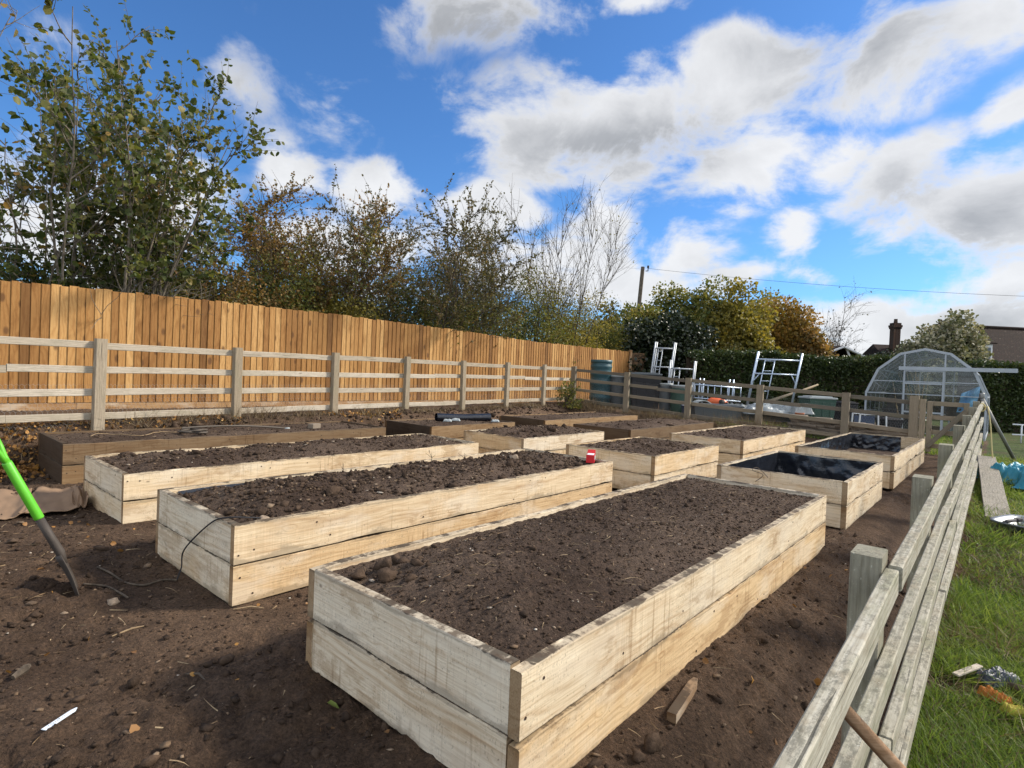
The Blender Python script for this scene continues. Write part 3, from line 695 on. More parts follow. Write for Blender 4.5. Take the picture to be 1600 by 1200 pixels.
# gate between the back fence and the right-hand fence
def gatepart():
    t = 8.55; base = (1.765+.7625*t, 17.134-.647*t)
    zt = 1.20
    f = thing('gate_post', 'tall thick grey gate post beside the half lined bed', 'gate post', (base[0], base[1], .02), math.radians(-40.3))
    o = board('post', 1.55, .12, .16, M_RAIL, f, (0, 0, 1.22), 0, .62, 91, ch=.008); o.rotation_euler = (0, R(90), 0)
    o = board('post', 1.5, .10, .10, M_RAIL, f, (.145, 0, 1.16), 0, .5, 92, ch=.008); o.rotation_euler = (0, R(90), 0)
    gt = thing('gate', 'narrow grey timber gate with a diagonal brace in front of the greenhouse', 'gate', (base[0]+.20*.7625, base[1]-.20*.647, .04), math.radians(-40.3))
    for zz in (1.06, .78, .48, .2): board('rail', .66, .03, .09, M_RAIL, gt, (.02, .05, zz), 0, .6, int(zz*100), step=.1)
    for xx in (.06, .64):
        o = board('stile', 1.02, .035, .09, M_RAIL, gt, (xx, .0, 1.10), 0, .6, 95, step=.1); o.rotation_euler = (0, R(90), 0)
    o = board('brace', .98, .035, .09, M_RAIL, gt, (.04, -.03, .18), 0, .8, 97, step=.1); o.rotation_euler = (0, -R(52), 0)
gatepart()

# ------------------------------------------------------------------ close-board fence
M_FEATHER, _t = newmat('feather_edge')
def _fe(t):
    geo = t.n('NewGeometry'); ri = geo.outputs['Random Per Island']; oc = t.n('TexCoord').outputs['Object']
    v = t.n('VectorMath', {0: oc, 1: t.n('CombineXYZ', {0: t.m('MULTIPLY', ri, 31.0), 1: 0.0, 2: t.m('MULTIPLY', ri, 47.0)}).outputs[0]}, operation='ADD').outputs[0]
    low = t.noise(t.scale(v, (7, 3, 1.2)), 1.0, 4, .55)
    sx = t.n('SeparateXYZ', {0: v})
    ring = t.m('POWER', t.m('ADD', t.m('MULTIPLY', t.m('SINE', t.m('ADD', t.m('MULTIPLY', sx.outputs[0], 190.0), t.m('MULTIPLY', low, 36.0))), .5), .5), 2.0)
    fib = t.noise(t.scale(v, (160, 160, 4)), 1.0, 4, .6)
    base = t.ramp(ri, [(0, (.17, .083, .028)), (.13, (.27, .135, .044)), (.5, (.355, .188, .063)), (.85, (.42, .232, .082)), (1, (.52, .315, .125))])
    c = t.mix(t.m('MULTIPLY', ring, .40), base, t.mix(1.0, base, (.60, .48, .36), 'MULTIPLY'))
    c = t.mix(t.mapr(fib, .4, .75, 0, .3), c, t.mix(1.0, c, (.6, .55, .5), 'MULTIPLY'))
    pt = t.noise(t.scale(v, (9, 3, 2.2)), 1.0, 5, .6)
    c = t.mix(t.mapr(pt, .50, .72, 0, .65), c, t.mix(1.0, c, (.52, .42, .32), 'MULTIPLY'))
    kv = t.n('TexVoronoi', {'Vector': t.scale(v, (8.0, .01, 2.6)), 'Scale': 1.0})
    kr = t.m('MULTIPLY', t.mapr(kv.outputs['Distance'], .24, .11), t.mapr(kv.outputs['Color'], .28, .32))
    c = t.mix(t.m('MULTIPLY', kr, .75), c, (.085, .04, .018))
    finish(t, c, .8, t.m('ADD', fib, ring), .25, .004, .2)
_fe(_t)
M_GRAVB = m_board('gravel_board', [(0, (.40, .25, .12)), (.5, (.36, .21, .10)), (1, (.2, .12, .06))], half=.075, saw=.2)
def closeboard():
    tops = [(-260, 411), (-120, 425), (0, 437.5), (160, 452.5), (372, 474), (520, 490.5), (700, 514), (830, 533), (905, 541), (985, 549.5)]
    pts = []
    for (px, py) in tops:
        d = ray(px, py); k = d[0]/d[1]; u = (7.7+k*8.5)/(12.3-k*13.5); p = at(px, py, 8.5+13.5*u); pts.append(p)
    pts = np.array(pts)
    f = thing('board_fence', 'tall new orange-brown close-board fence running the whole left side', 'fence', (pts[2][0], pts[2][1], .45))
    org = np.array((pts[2][0], pts[2][1], .45))
    cum = np.concatenate([[0], np.cumsum(np.hypot(*(np.diff(pts[:, :2], axis=0).T)))])
    total = cum[-1]; rng = random.Random(4)
    def P(s_):
        return np.array([np.interp(s_, cum, pts[:, i]) for i in range(3)])
    s_ = 0.0; bay = 0
    BAY = 2.55; wexp = .116
    while s_ < total-.05:
        e = min(total, s_+BAY); mb = MB()
        p = P(s_); q = P(e); d = (q-p)[:2]; ang = math.atan2(d[1], d[0]); M = Matrix.Rotation(ang, 3, 'Z')
        x = s_
        while x < e-.02:
            wd = wexp+rng.uniform(-.004, .004)
            c = P(x+wd/2); zt = c[2]+rng.uniform(-.014, .014); zb = .58
            # tapered board: thick edge over the neighbour's thin edge
            cr = [(-wd/2-.012, -.004), (wd/2-.003, -.001), (wd/2-.003, .004), (-wd/2-.012, .018)]
            tw = rng.uniform(-.025, .025); lean = rng.uniform(-.004, .004)
            V = []
            for z in (zb, zt):
                for (a, b) in cr:
                    a2 = a+(z-zb)*lean; b2 = -b+a*tw
                    v = M @ Vector((a2, b2, 0)); V.append((c[0]+v.x-org[0], c[1]+v.y-org[1], z-org[2]))
            mb.add(V, [(3, 2, 1, 0), (4, 5, 6, 7), (0, 1, 5, 4), (1, 2, 6, 5), (2, 3, 7, 6), (3, 0, 4, 7)])
            x += wd
        mb.build('board_panel', M_FEATHER, f)
        L = math.hypot(*d)
        g2 = board('gravel_board', L-.004, .03, .15, M_GRAVB, f, (p[0]-org[0]+.03*math.sin(ang), p[1]-org[1]-.03*math.cos(ang), .05), ang, .3+rng.uniform(-.2, .3), 200+bay)
        po = board('post', 2.45, .09, .09, M_RAIL, f, (p[0]-org[0]-.085*math.sin(ang), p[1]-org[1]+.085*math.cos(ang), p[2]-org[2]-.03), 0, .4, 300+bay); po.rotation_euler = (0, R(90), ang)
        for hz_ in (1.75, 1.0, .3):
            ar = board('arris_rail', L, .06, .07, M_RAIL, f, (p[0]-org[0]-.05*math.sin(ang), p[1]-org[1]+.05*math.cos(ang), hz_), ang, .3, 400+bay, step=.5)
        s_ = e; bay += 1
    # short darker return at the far end, facing the plot
    q = pts[-1]; e0 = at(1006, 552, q[1]+.2); mb = MB(); d = (e0-q)[:2]; L = float(np.hypot(*d)); ang = math.atan2(d[1], d[0]); M = Matrix.Rotation(ang, 3, 'Z')
    k = 0
    while k*.1 < L:
        v = M @ Vector((k*.1+.05, -.01, 0)); mb.box((q[0]+v.x-org[0], q[1]+v.y-org[1], (.5+q[2]-.03)/2-org[2]), (.098, .018, q[2]-.53), M); k += 1
    o = mb.build('return_panel', M_GRAVB, f); o['label'] = 'short dark brown return panel'; o['tone'] = 1.0
    o = board('post', 2.2, .11, .11, M_GRAVB, f, (q[0]-org[0], q[1]-org[1]-.02, q[2]-org[2]+.06), 0, .4, 777); o.rotation_euler = (0, R(90), ang)
closeboard()

# ------------------------------------------------------------------ trees and shrubs
def m_bark(name, c1, c2):
    m, t = newmat(name); oc = t.n('TexCoord').outputs['Object']
    n = t.noise(t.scale(oc, (6, 6, 1.5)), 4.0, 6, .65)
    finish(t, t.mix(t.mapr(n, .35, .65), c1, c2), .9, n, .5, .01, .15); return m
M_BARK = m_bark('grey_bark', (.10, .085, .065), (.22, .19, .15))
M_BARK_M = m_bark('brown_bark', (.075, .062, .048), (.15, .125, .095))
M_BARK_D = m_bark('dark_bark', (.05, .04, .03), (.12, .095, .07))
L_HAZEL = m_leaf('hazel_leaf', [(0, (.034, .056, .014)), (.40, (.068, .092, .022)), (.70, (.135, .145, .038)), (.90, (.22, .185, .05)), (1, (.28, .19, .055))], .42)
L_BROWN = m_leaf('brown_leaf', [(0, (.085, .085, .032)), (.35, (.17, .125, .045)), (.65, (.26, .145, .045)), (.9, (.36, .22, .065)), (1, (.30, .11, .045))], .38)
L_DARK = m_leaf('dark_leaf', [(0, (.048, .055, .022)), (.5, (.095, .092, .036)), (.8, (.17, .125, .048)), (1, (.25, .14, .055))], .38)
L_OLIVE = m_leaf('olive_leaf', [(0, (.055, .078, .022)), (.5, (.135, .150, .040)), (.8, (.24, .205, .055)), (1, (.34, .25, .07))], .42)
L_YELLOW = m_leaf('yellow_green_leaf', [(0, (.085, .085, .022)), (.5, (.20, .175, .036)), (.85, (.32, .25, .048)), (1, (.40, .28, .06))], .38)
L_ORANGE = m_leaf('orange_leaf', [(0, (.10, .085, .026)), (.4, (.22, .155, .036)), (.8, (.34, .19, .042)), (1, (.42, .20, .045))], .38)
L_HOLLY = m_leaf('evergreen_leaf', [(0, (.010, .016, .008)), (.6, (.020, .030, .012)), (.95, (.040, .052, .022)), (1, (.09, .08, .03))], .08, .35)
L_HEDGE = m_leaf('hedge_leaf', [(0, (.022, .038, .012)), (.6, (.044, .066, .020)), (.92, (.090, .105, .032)), (1, (.17, .13, .05))], .2, .4)
L_PALE = m_leaf('pale_leaf', [(0, (.06, .075, .03)), (.4, (.15, .16, .08)), (.75, (.36, .33, .22)), (1, (.50, .46, .36))], .2)

def tubes_np(branches, sides=5):
    V = []; F = []; o = 0
    ang = np.arange(sides)*2*np.pi/sides; ca, sa = np.cos(ang), np.sin(ang)
    for pts, rad in branches:
        pts = np.asarray(pts); k = len(pts)
        t = np.gradient(pts, axis=0); t /= np.linalg.norm(t, axis=1, keepdims=True)+1e-9
        ref = np.where(np.abs(t[:, 2:3]) < .9, np.array([[0, 0, 1.]]), np.array([[1., 0, 0]]))
        ref = np.repeat(ref[:1], k, 0)
        u = np.cross(t, ref); u /= np.linalg.norm(u, axis=1, keepdims=True)+1e-9; v = np.cross(t, u)
        ring = pts[:, None]+(u[:, None]*ca[None, :, None]+v[:, None]*sa[None, :, None])*np.asarray(rad)[:, None, None]
        V.append(ring.reshape(-1, 3))
        i = np.arange(k-1)[:, None]*sides; j = np.arange(sides)[None]
        F.append(np.stack([i+j, i+(j+1) % sides, i+sides+(j+1) % sides, i+sides+j], -1).reshape(-1, 4)+o); o += k*sides
    return np.concatenate(V), np.concatenate(F)
def grow_tree(name, label, cat, base, stems, height, seed, leafmat, bark, n1=9, n2=6, leaf=(.05, .015), per=7, spread=.45, lean=(0, 0), r0=.035, l1=.33, l2=.16, leaf_lo=.3, droop=.2, group=None, bare=0.0, base_r=.5, wander=.10, level3=0, ang=.75, full=1.3):
    """many-stemmed tree: stems > side branches > twigs with leaves"""
    rng = np.random.default_rng(seed); root = thing(name, label, cat, base, 0, group)
    br = []; LP = []; LD = []
    def path(p, d, L, n, wd, up):
        pts = [np.array(p, float)]; d = np.array(d, float)
        for i in range(n):
            d = d+rng.normal(size=3)*wd+np.array([0, 0, up]); d /= np.linalg.norm(d); pts.append(pts[-1]+d*L/n)
        return np.array(pts)
    def leafy(pts, k, lo=.0):
        for _ in range(k):
            s = lo+(1-lo)*rng.random(); x = s*(len(pts)-1); i = min(int(x), len(pts)-2); f = x-i
            p = pts[i]*(1-f)+pts[i+1]*f; d = pts[i+1]-pts[i]; d = d/(np.linalg.norm(d)+1e-9)
            dd = d*.5+rng.normal(size=3)*.6; dd[2] -= droop; LP.append(p+rng.normal(size=3)*.012); LD.append(dd/np.linalg.norm(dd))
    for s in range(stems):
        th = rng.uniform(0, 2*np.pi); rr = base_r*np.sqrt(rng.random()); h = height*.93*(rng.uniform(.72, 1.0) if s else 1.0)
        out = spread*(.25+.9*rr/base_r)
        d = np.array([np.cos(th)*out+lean[0], np.sin(th)*out+lean[1], 1.0]); d /= np.linalg.norm(d)
        sp = path((np.cos(th)*rr, np.sin(th)*rr, -.1), d, h/d[2]*.96, 12, wander*.6, .03)
        br.append((sp, np.linspace(r0*rng.uniform(.7, 1.1), .006, 13)))
        for j in range(n1):
            x = rng.uniform(.22, .99)*12; i = min(int(x), 11); p = sp[i]+(sp[i+1]-sp[i])*(x-i)
            dd = (sp[i+1]-sp[i]); dd /= np.linalg.norm(dd); a = rng.normal(size=3); a -= dd*a.dot(dd); a /= np.linalg.norm(a)+1e-9
            d1 = dd*.75+a*ang; L = height*l1*(1.15-.75*x/12)*rng.uniform(.6, 1.2)
            bp = path(p, d1, L, 6, wander, .05); br.append((bp, np.linspace(.012, .0035, 7)))
            for q in range(n2):
                y = rng.uniform(.2, 1.0)*6; i2 = min(int(y), 5); p2 = bp[i2]+(bp[i2+1]-bp[i2])*(y-i2)
                e = bp[i2+1]-bp[i2]; e /= np.linalg.norm(e)+1e-9; a = rng.normal(size=3); a -= e*a.dot(e); a /= np.linalg.norm(a)+1e-9
                tp = path(p2, e*.7+a*ang, height*l2*rng.uniform(.5, 1.2), 4, wander*1.4, .02); br.append((tp, np.linspace(.0055, .002, 5)))
                if rng.random() > bare and tp[0][2] > leaf_lo: leafy(tp, max(1, int(per*full*rng.uniform(.5, 1.5))))
                for _ in range(level3):
                    i3 = rng.integers(1, 4); e3 = tp[i3]-tp[i3-1]; e3 /= np.linalg.norm(e3)+1e-9
                    t3 = path(tp[i3], e3*.7+rng.normal(size=3)*.5, height*l2*.5*rng.uniform(.5, 1.1), 3, wander, .02); br.append((t3, np.linspace(.0035, .0015, 4)))
                    if rng.random() > bare and t3[0][2] > leaf_lo: leafy(t3, max(1, int(per*.6)))
    V, F = tubes_np(br, 5); npmesh('trunk', V, F, bark, root, True)
    if LP: 
        n = len(LP); leaves('crown', LP, LD, np.clip(rng.normal(leaf[0]*1.1, leaf[1]*1.25, n), leaf[0]*.35, leaf[0]*2), leafmat, seed+1, root, .37)
    return root
def bush(name, label, cat, base, rad, n, seed, leafmat, bark=None, leaf=(.05, .015), clumps=40, cl=.33, group=None, stems=10, z0=.0, core=0.45, flat=False):
    """dense rounded shrub or tree crown: leaf clumps over an uneven dome on a few stems"""
    rng = np.random.default_rng(seed); root = thing(name, label, cat, base, 0, group); rx, ry, rz = rad
    C = []
    for i in range(clumps):
        v = rng.normal(size=3); v /= np.linalg.norm(v); v[2] = abs(v[2])*1.0-.15*rng.random()
        k = rng.uniform(core, 1.0)**.6*rng.uniform(.75, 1.08)
        C.append((v[0]*rx*k, v[1]*ry*k, z0+max(.05, v[2])*rz*k))
    C = np.array(C); cs = rng.uniform(.5, 1.25, clumps)*cl
    w_ = cs**2; pick = rng.choice(clumps, n, p=w_/w_.sum())
    off = rng.normal(size=(n, 3)); off /= np.linalg.norm(off, axis=1, keepdims=True); rr = rng.random((n, 1))**.45
    sc = np.array([rx, ry, rz])/max(rad)*1.0
    P = C[pick]+off*rr*cs[pick][:, None]*np.array([1, 1, .8])*max(rx, rz)*.9
    P[:, 2] = np.maximum(P[:, 2], .05)
    Dn = off*.6+rng.normal(size=(n, 3))*.5; Dn[:, 2] -= .1
    leaves('crown', P, Dn/np.linalg.norm(Dn, axis=1, keepdims=True), np.clip(rng.normal(leaf[0], leaf[1], n), leaf[0]*.4, leaf[0]*2), leafmat, seed+1, root)
    br = []
    for i in range(stems):
        t = C[rng.integers(clumps)]; p0 = np.array([rng.normal()*.15*rx, rng.normal()*.15*ry, -.1]); mid = (p0+t)/2+np.array([0, 0, .15*rz])
        s = np.linspace(0, 1, 8)[:, None]; pts = (1-s)**2*p0+2*s*(1-s)*mid+s*s*t+rng.normal(size=(8, 3))*.03*s
        br.append((pts, np.linspace(.03+.01*rz, .006, 8)))
        for q in range(5):
            i2 = rng.integers(3, 8); dd = rng.normal(size=3); dd[2] = abs(dd[2]); e = pts[i2]+dd*.09*rz
            br.append((np.linspace(pts[i2], e, 4)+rng.normal(size=(4, 3))*.02, np.linspace(.01, .003, 4)))
    V, F = tubes_np(br, 5); npmesh('trunk', V, F, bark or M_BARK_D, root, True)
    return root
def topz(px, py, Y): return at(px, py, Y)[2]
def fence_y(px, off):                      # distance where the line `off` metres behind the close-board fence meets the sight line
    k = ray(px, 560)[0]/ray(px, 560)[1]
    nx, ny = -.739, .673
    u = ((7.7-nx*off)+k*(8.5+ny*off))/(12.3-k*13.5); return 8.5+ny*off+13.5*u
G0 = .45
def basepos(px, off, z=G0):
    Y = fence_y(px, off); p = at(px, 560, Y); return (p[0], p[1], z), Y
TG = 'trees and shrubs behind the orange board fence'
b, Yd = basepos(60, 1.9); grow_tree('hazel_tree', 'many-stemmed hazel with big dark leaves at the far left edge', 'tree', b, 7, (topz(60, 30, Yd)-G0)*1.10, 11, L_HAZEL, M_BARK, 9, 6, (.082, .026), 5, .22, (.02, .0), .030, .22, .10, 1.0, .45, TG, full=1.9, base_r=.8)
b, Yd = basepos(165, 1.6); grow_tree('hazel_tree', 'tallest hazel with drooping round dark green leaves left of centre of the hazels', 'tree', b, 9, (topz(150, 50, Yd)-G0)*1.10, 12, L_HAZEL, M_BARK, 10, 7, (.082, .026), 5, .22, (.06, .0), .034, .21, .10, 1.6, .45, TG, full=1.9, base_r=.7)
b, Yd = basepos(190, 1.3); grow_tree('hazel_tree', 'leaning hazel with pale slanting stems reaching out to the right', 'tree', b, 8, (topz(310, 100, Yd)-G0)*1.06, 13, L_HAZEL, M_BARK, 10, 7, (.082, .026), 5, .18, (.08, .035), .036, .20, .10, 2.3, .45, TG, full=1.9, base_r=.35)
b, Yd = basepos(-30, 1.5); grow_tree('maple_tree', 'thin nearly bare tree with orange leaves cut by the left edge', 'tree', b, 6, topz(-20, 0, Yd)-G0+.6, 14, L_ORANGE, M_BARK, 8, 6, (.09, .02), 2, .25, (.03, 0), .03, .25, .12, 1.0, .3, TG, .5)
b, Yd = basepos(330, 2.4); grow_tree('hawthorn_tree', 'thin brown-leaved hawthorn right behind the leaning hazel', 'tree', b, 7, topz(345, 300, Yd)-G0, 15, L_BROWN, M_BARK_D, 12, 8, (.043, .011), 7, .35, (.03, 0), .03, .30, .14, .3, .1, TG, .15, full=2.3, base_r=.8)
b, Yd = basepos(440, 2.2); grow_tree('hawthorn_tree', 'sparse brown and gold hawthorn against the white cloud', 'tree', b, 11, topz(430, 275, Yd)-G0, 16, L_BROWN, M_BARK_D, 16, 10, (.045, .012), 11, .62, (.0, 0), .035, .33, .14, .3, .1, TG, .15, full=2.3, base_r=.9)
b, Yd = basepos(520, 2.4); grow_tree('hawthorn_tree', 'low straggly hawthorn in the gap left of the dark one', 'tree', b, 6, topz(505, 350, Yd)-G0, 17, L_OLIVE, M_BARK_D, 12, 8, (.043, .011), 7, .5, (.08, 0), .03, .32, .15, .3, .1, TG, .2, full=2.3, base_r=.8)
b, Yd = basepos(665, 2.2); grow_tree('hawthorn_tree', 'dark rounded hawthorn with the peaked top in the middle of the row', 'tree', b, 13, topz(680, 315, Yd)-G0, 18, L_DARK, M_BARK_D, 15, 9, (.043, .011), 10, .62, (.0, 0), .035, .33, .14, .3, .1, TG, .08, full=2.3, base_r=1.0)
b, Yd = basepos(765, 2.4); grow_tree('hawthorn_tree', 'reddish brown thin hawthorn between the dark one and the bare tree', 'tree', b, 7, topz(765, 370, Yd)-G0, 19, L_BROWN, M_BARK_D, 12, 8, (.043, .011), 7, .4, (.0, 0), .03, .30, .14, .3, .1, TG, .2, full=2.3, base_r=.9)
b, Yd = basepos(865, 2.2); grow_tree('bare_tree', 'fan-shaped bare ash with upright pale branches near the end of the board fence', 'tree', b, 9, topz(870, 318, Yd)-G0, 20, L_YELLOW, M_BARK_D, 14, 6, (.05, .012), 2, .40, (.02, 0), .034, .36, .15, .3, .1, TG, .75, base_r=.6, wander=.03, level3=1, ang=.36)
ug = [(-40, 1.0, 430, L_OLIVE, 'dark olive bramble'), (30, 1.2, 395, L_OLIVE, 'leafy green shrub'), (110, 1.0, 385, L_HAZEL, 'low hazel scrub'), (215, 1.0, 400, L_OLIVE, 'mixed green scrub'), (290, 1.1, 395, L_OLIVE, 'olive privet shrub'),
      (360, 1.0, 405, L_BROWN, 'brownish bramble'), (430, 1.1, 400, L_OLIVE, 'dense olive shrub'), (500, 1.0, 415, L_YELLOW, 'yellow-tinged shrub'), (560, 1.2, 425, L_DARK, 'dark thorn scrub'), (625, 1.0, 430, L_OLIVE, 'low thorn scrub'),
      (690, 1.0, 440, L_OLIVE, 'green scrub'), (750, 1.1, 425, L_OLIVE, 'leafy olive shrub'), (810, 1.1, 412, L_OLIVE, 'bright green shrub'), (862, 1.2, 425, L_YELLOW, 'green-gold shrub'), (905, 1.3, 455, L_YELLOW, 'gold-green shrub'), (945, 1.4, 470, L_OLIVE, 'twiggy dark shrub')]
PLACE = ['cut by the left edge', 'under the far left hazel', 'under the middle hazel', 'at the foot of the leaning stems', 'just right of the leaning stems', 'behind the second rail post', 'under the gold hawthorn', 'right of the gold hawthorn', 'left of the dark hawthorn', 'at the left foot of the dark hawthorn',
         'under the dark hawthorn', 'right of the dark hawthorn', 'left of the bare ash', 'at the foot of the bare ash', 'right of the bare ash', 'at the end of the board fence']
for i, (px, off, py, lm, nm) in enumerate(ug):
    b, Yd = basepos(px, off+.7); h = topz(px, py, Yd)-G0
    bush('shrub', nm+' rising over the board fence '+PLACE[i], 'shrub', b, (1.15+.035*Yd, .8, h*.80), 11500, 40+i, lm, leaf=(.052, .014), clumps=90, cl=.21, z0=h*.28, group=TG, stems=22, core=.2)

# ------------------------------------------------------------------ farther vegetation beyond the yard
def gb_(px, Y, z=.1): p = at(px, 590, Y); return (p[0], p[1], z)
def far_bush(name, label, px0, px1, py, Y, n, seed, lm, cat='tree', leaf=(.13, .03), cl=.30, clumps=80, core=.35):
    x0 = at(px0, 590, Y)[0]; x1 = at(px1, 590, Y)[0]; pc = (px0+px1)/2; h = (topz(pc, py, Y)-.1)*1.18
    return bush(name, label, cat, (0.5*(x0+x1), Y, .1), ((x1-x0)/2*1.0, (x1-x0)/2*.6, h*.70), int(n*2.4), seed, lm, z0=h*.25, leaf=leaf, clumps=int(clumps*1.3), cl=cl*1.25*min(1, (x1-x0)/2/max(h, (x1-x0)/2)+.2), core=core*.7, stems=10)
far_bush('holly_tree', 'big round dark evergreen behind the tall aluminium tower', 955, 1115, 500, 23, 16000, 71, L_HOLLY, leaf=(.12, .025), clumps=110, cl=.28)
far_bush('hawthorn_tree', 'olive-gold tree rising above the dark evergreen', 975, 1165, 447, 28, 17000, 72, L_OLIVE, clumps=110, cl=.28)
far_bush('field_maple', 'yellow-green tree in the middle of the far hedge line', 1085, 1215, 470, 27, 14000, 73, L_YELLOW, clumps=90, cl=.28)
far_bush('field_maple', 'orange-leaved tree right of the yellow-green one', 1165, 1275, 468, 30, 12000, 74, L_ORANGE, clumps=80, cl=.28)
far_bush('hawthorn_tree', 'olive thorn tree round the foot of the telegraph pole', 950, 1045, 474, 26.5, 8000, 85, L_OLIVE)
far_bush('field_maple', 'olive and rust tree filling the gap beside the orange-leaved tree', 1120, 1240, 478, 32, 10000, 83, L_OLIVE)
far_bush('hawthorn_tree', 'low russet thorn tree at the right end of the far tree line', 1225, 1300, 515, 29, 6000, 84, L_BROWN)
far_bush('hawthorn_tree', 'dark narrow tree behind the end of the board fence', 905, 985, 490, 26, 6000, 75, L_DARK)
far_bush('shrub', 'brownish twiggy shrub in front of the yellow-green tree', 1085, 1175, 540, 21.5, 5000, 76, L_DARK, 'shrub', (.05, .015))
p = gb_(1262, 34); grow_tree('bare_tree', 'bare dark ash behind the orange-leaved tree', 'tree', p, 6, topz(1262, 462, 34)-.1, 77, L_DARK, M_BARK_D, 12, 6, (.07, .02), 2, .5, (.02, 0), .07, .40, .16, 1, .1, None, .85, base_r=.5, wander=.06, level3=1)
p = gb_(1300, 36); grow_tree('bare_tree', 'small ivy-clad leaning bare tree left of the open gable', 'tree', p, 3, topz(1310, 500, 36)-.1, 78, L_HOLLY, M_BARK_D, 12, 6, (.08, .02), 3, .3, (.18, 0), .10, .42, .16, 1, .1, None, .7, base_r=.2, wander=.06, level3=1)
far_bush('shrub', 'pale cream-and-green variegated shrub behind the greenhouse', 1395, 1552, 512, 26, 16000, 79, L_PALE, 'shrub', (.13, .03), .26, 120, .3)
far_bush('shrub', 'dark ivy mound beside the tall chimney', 1350, 1412, 548, 33, 4000, 80, L_HOLLY, 'shrub', (.10, .03))

def hedge(label, x0, x1, Y0, Y1, h, n, seed):
    rng = np.random.default_rng(seed); root = thing('hedge', label, 'hedge', (x0, Y0, .05)); d = 1.1; L = x1-x0
    u = rng.random(n); f = rng.random(n); P = np.zeros((n, 3)); P[:, 0] = u*L
    ht = h*(1+.10*fbm(u*L*.8, u*0, seed, 3)+.05*fbm(u*L*3, u*0, seed+4, 2))
    top = f < .22
    P[:, 2] = np.where(top, ht*(1-.05*rng.random(n)), ht*rng.random(n)**.85)
    bulge = .16*fbm(P[:, 0]*1.2, P[:, 2]*1.4, seed+2, 3)*2
    P[:, 1] = np.where(top, rng.random(n)*d, -bulge+.10*rng.random(n)**2*1.5)+(Y1-Y0)*u
    P += rng.normal(size=(n, 3))*.05
    D = rng.normal(size=(n, 3))*.6+np.array([0, -.7, .1]); D[top] = rng.normal(size=(int(top.sum()), 3))*.5+np.array([0, -.1, .8])
    leaves('foliage', P, D/np.linalg.norm(D, axis=1, keepdims=True), np.clip(rng.normal(.075, .02, n), .03, .14), L_HEDGE, seed+1, root)
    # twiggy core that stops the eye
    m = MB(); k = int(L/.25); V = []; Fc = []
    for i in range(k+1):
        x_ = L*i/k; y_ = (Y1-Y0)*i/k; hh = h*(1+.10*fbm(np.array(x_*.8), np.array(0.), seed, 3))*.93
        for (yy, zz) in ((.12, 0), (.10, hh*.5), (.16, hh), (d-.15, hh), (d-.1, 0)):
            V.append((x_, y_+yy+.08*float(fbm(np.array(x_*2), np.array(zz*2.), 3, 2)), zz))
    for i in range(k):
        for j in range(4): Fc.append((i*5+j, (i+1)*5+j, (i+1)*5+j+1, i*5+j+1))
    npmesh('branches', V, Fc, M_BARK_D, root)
    return root
hedge('long clipped dark green hedge behind the scaffold frames and the greenhouse', 6.6, 15.2, 20.6, 20.7, 2.42, 30000, 81)
hedge('end stretch of dark clipped hedge to the right of the greenhouse', 16.2, 23.5, 19.6, 20.4, 2.35, 24000, 82)

# ------------------------------------------------------------------ houses, pole, wire
def m_tiles(name, c1, c2, c3):
    m, t = newmat(name); oc = t.n('TexCoord').outputs['Object']
    uv = t.n('TexCoord').outputs['UV']
    bt = t.n('TexBrick', {'Vector': oc, 'Scale': 1.0, 'Color1': c1+(1,), 'Color2': c2+(1,), 'Mortar': (.015, .012, .01, 1), 'Mortar Size': .012, 'Brick Width': .18, 'Row Height': .11, 'Bias': 0.0})
    n = t.noise(oc, 2.0, 5, .65); n2 = t.noise(t.scale(oc, (1, 1, 1)), 7.0, 5, .7)
    c = t.mix(t.mapr(n, .45, .7, 0, .6), bt.outputs[0], c3)
    c = t.mix(t.mapr(n2, .58, .70, 0, .7), c, (.15, .13, .10))
    finish(t, c, .9, bt.outputs[1], .6, .02, .1); return m
M_TILE = m_tiles('roof_tile', (.034, .021, .017), (.024, .016, .014), (.020, .015, .013))
M_BRICK = m_tiles('old_brick', (.085, .052, .036), (.065, .044, .034), (.06, .05, .04))
M_WHITE = m_plain('white_paint', (.62, .64, .66), .6, 0, .15)
M_DARK = m_plain('dark_timber', (.014, .014, .016), .7, 0, .3)
M_GLASS_D = m_plain('dark_pane', (.05, .07, .09), .1, 0, .1)
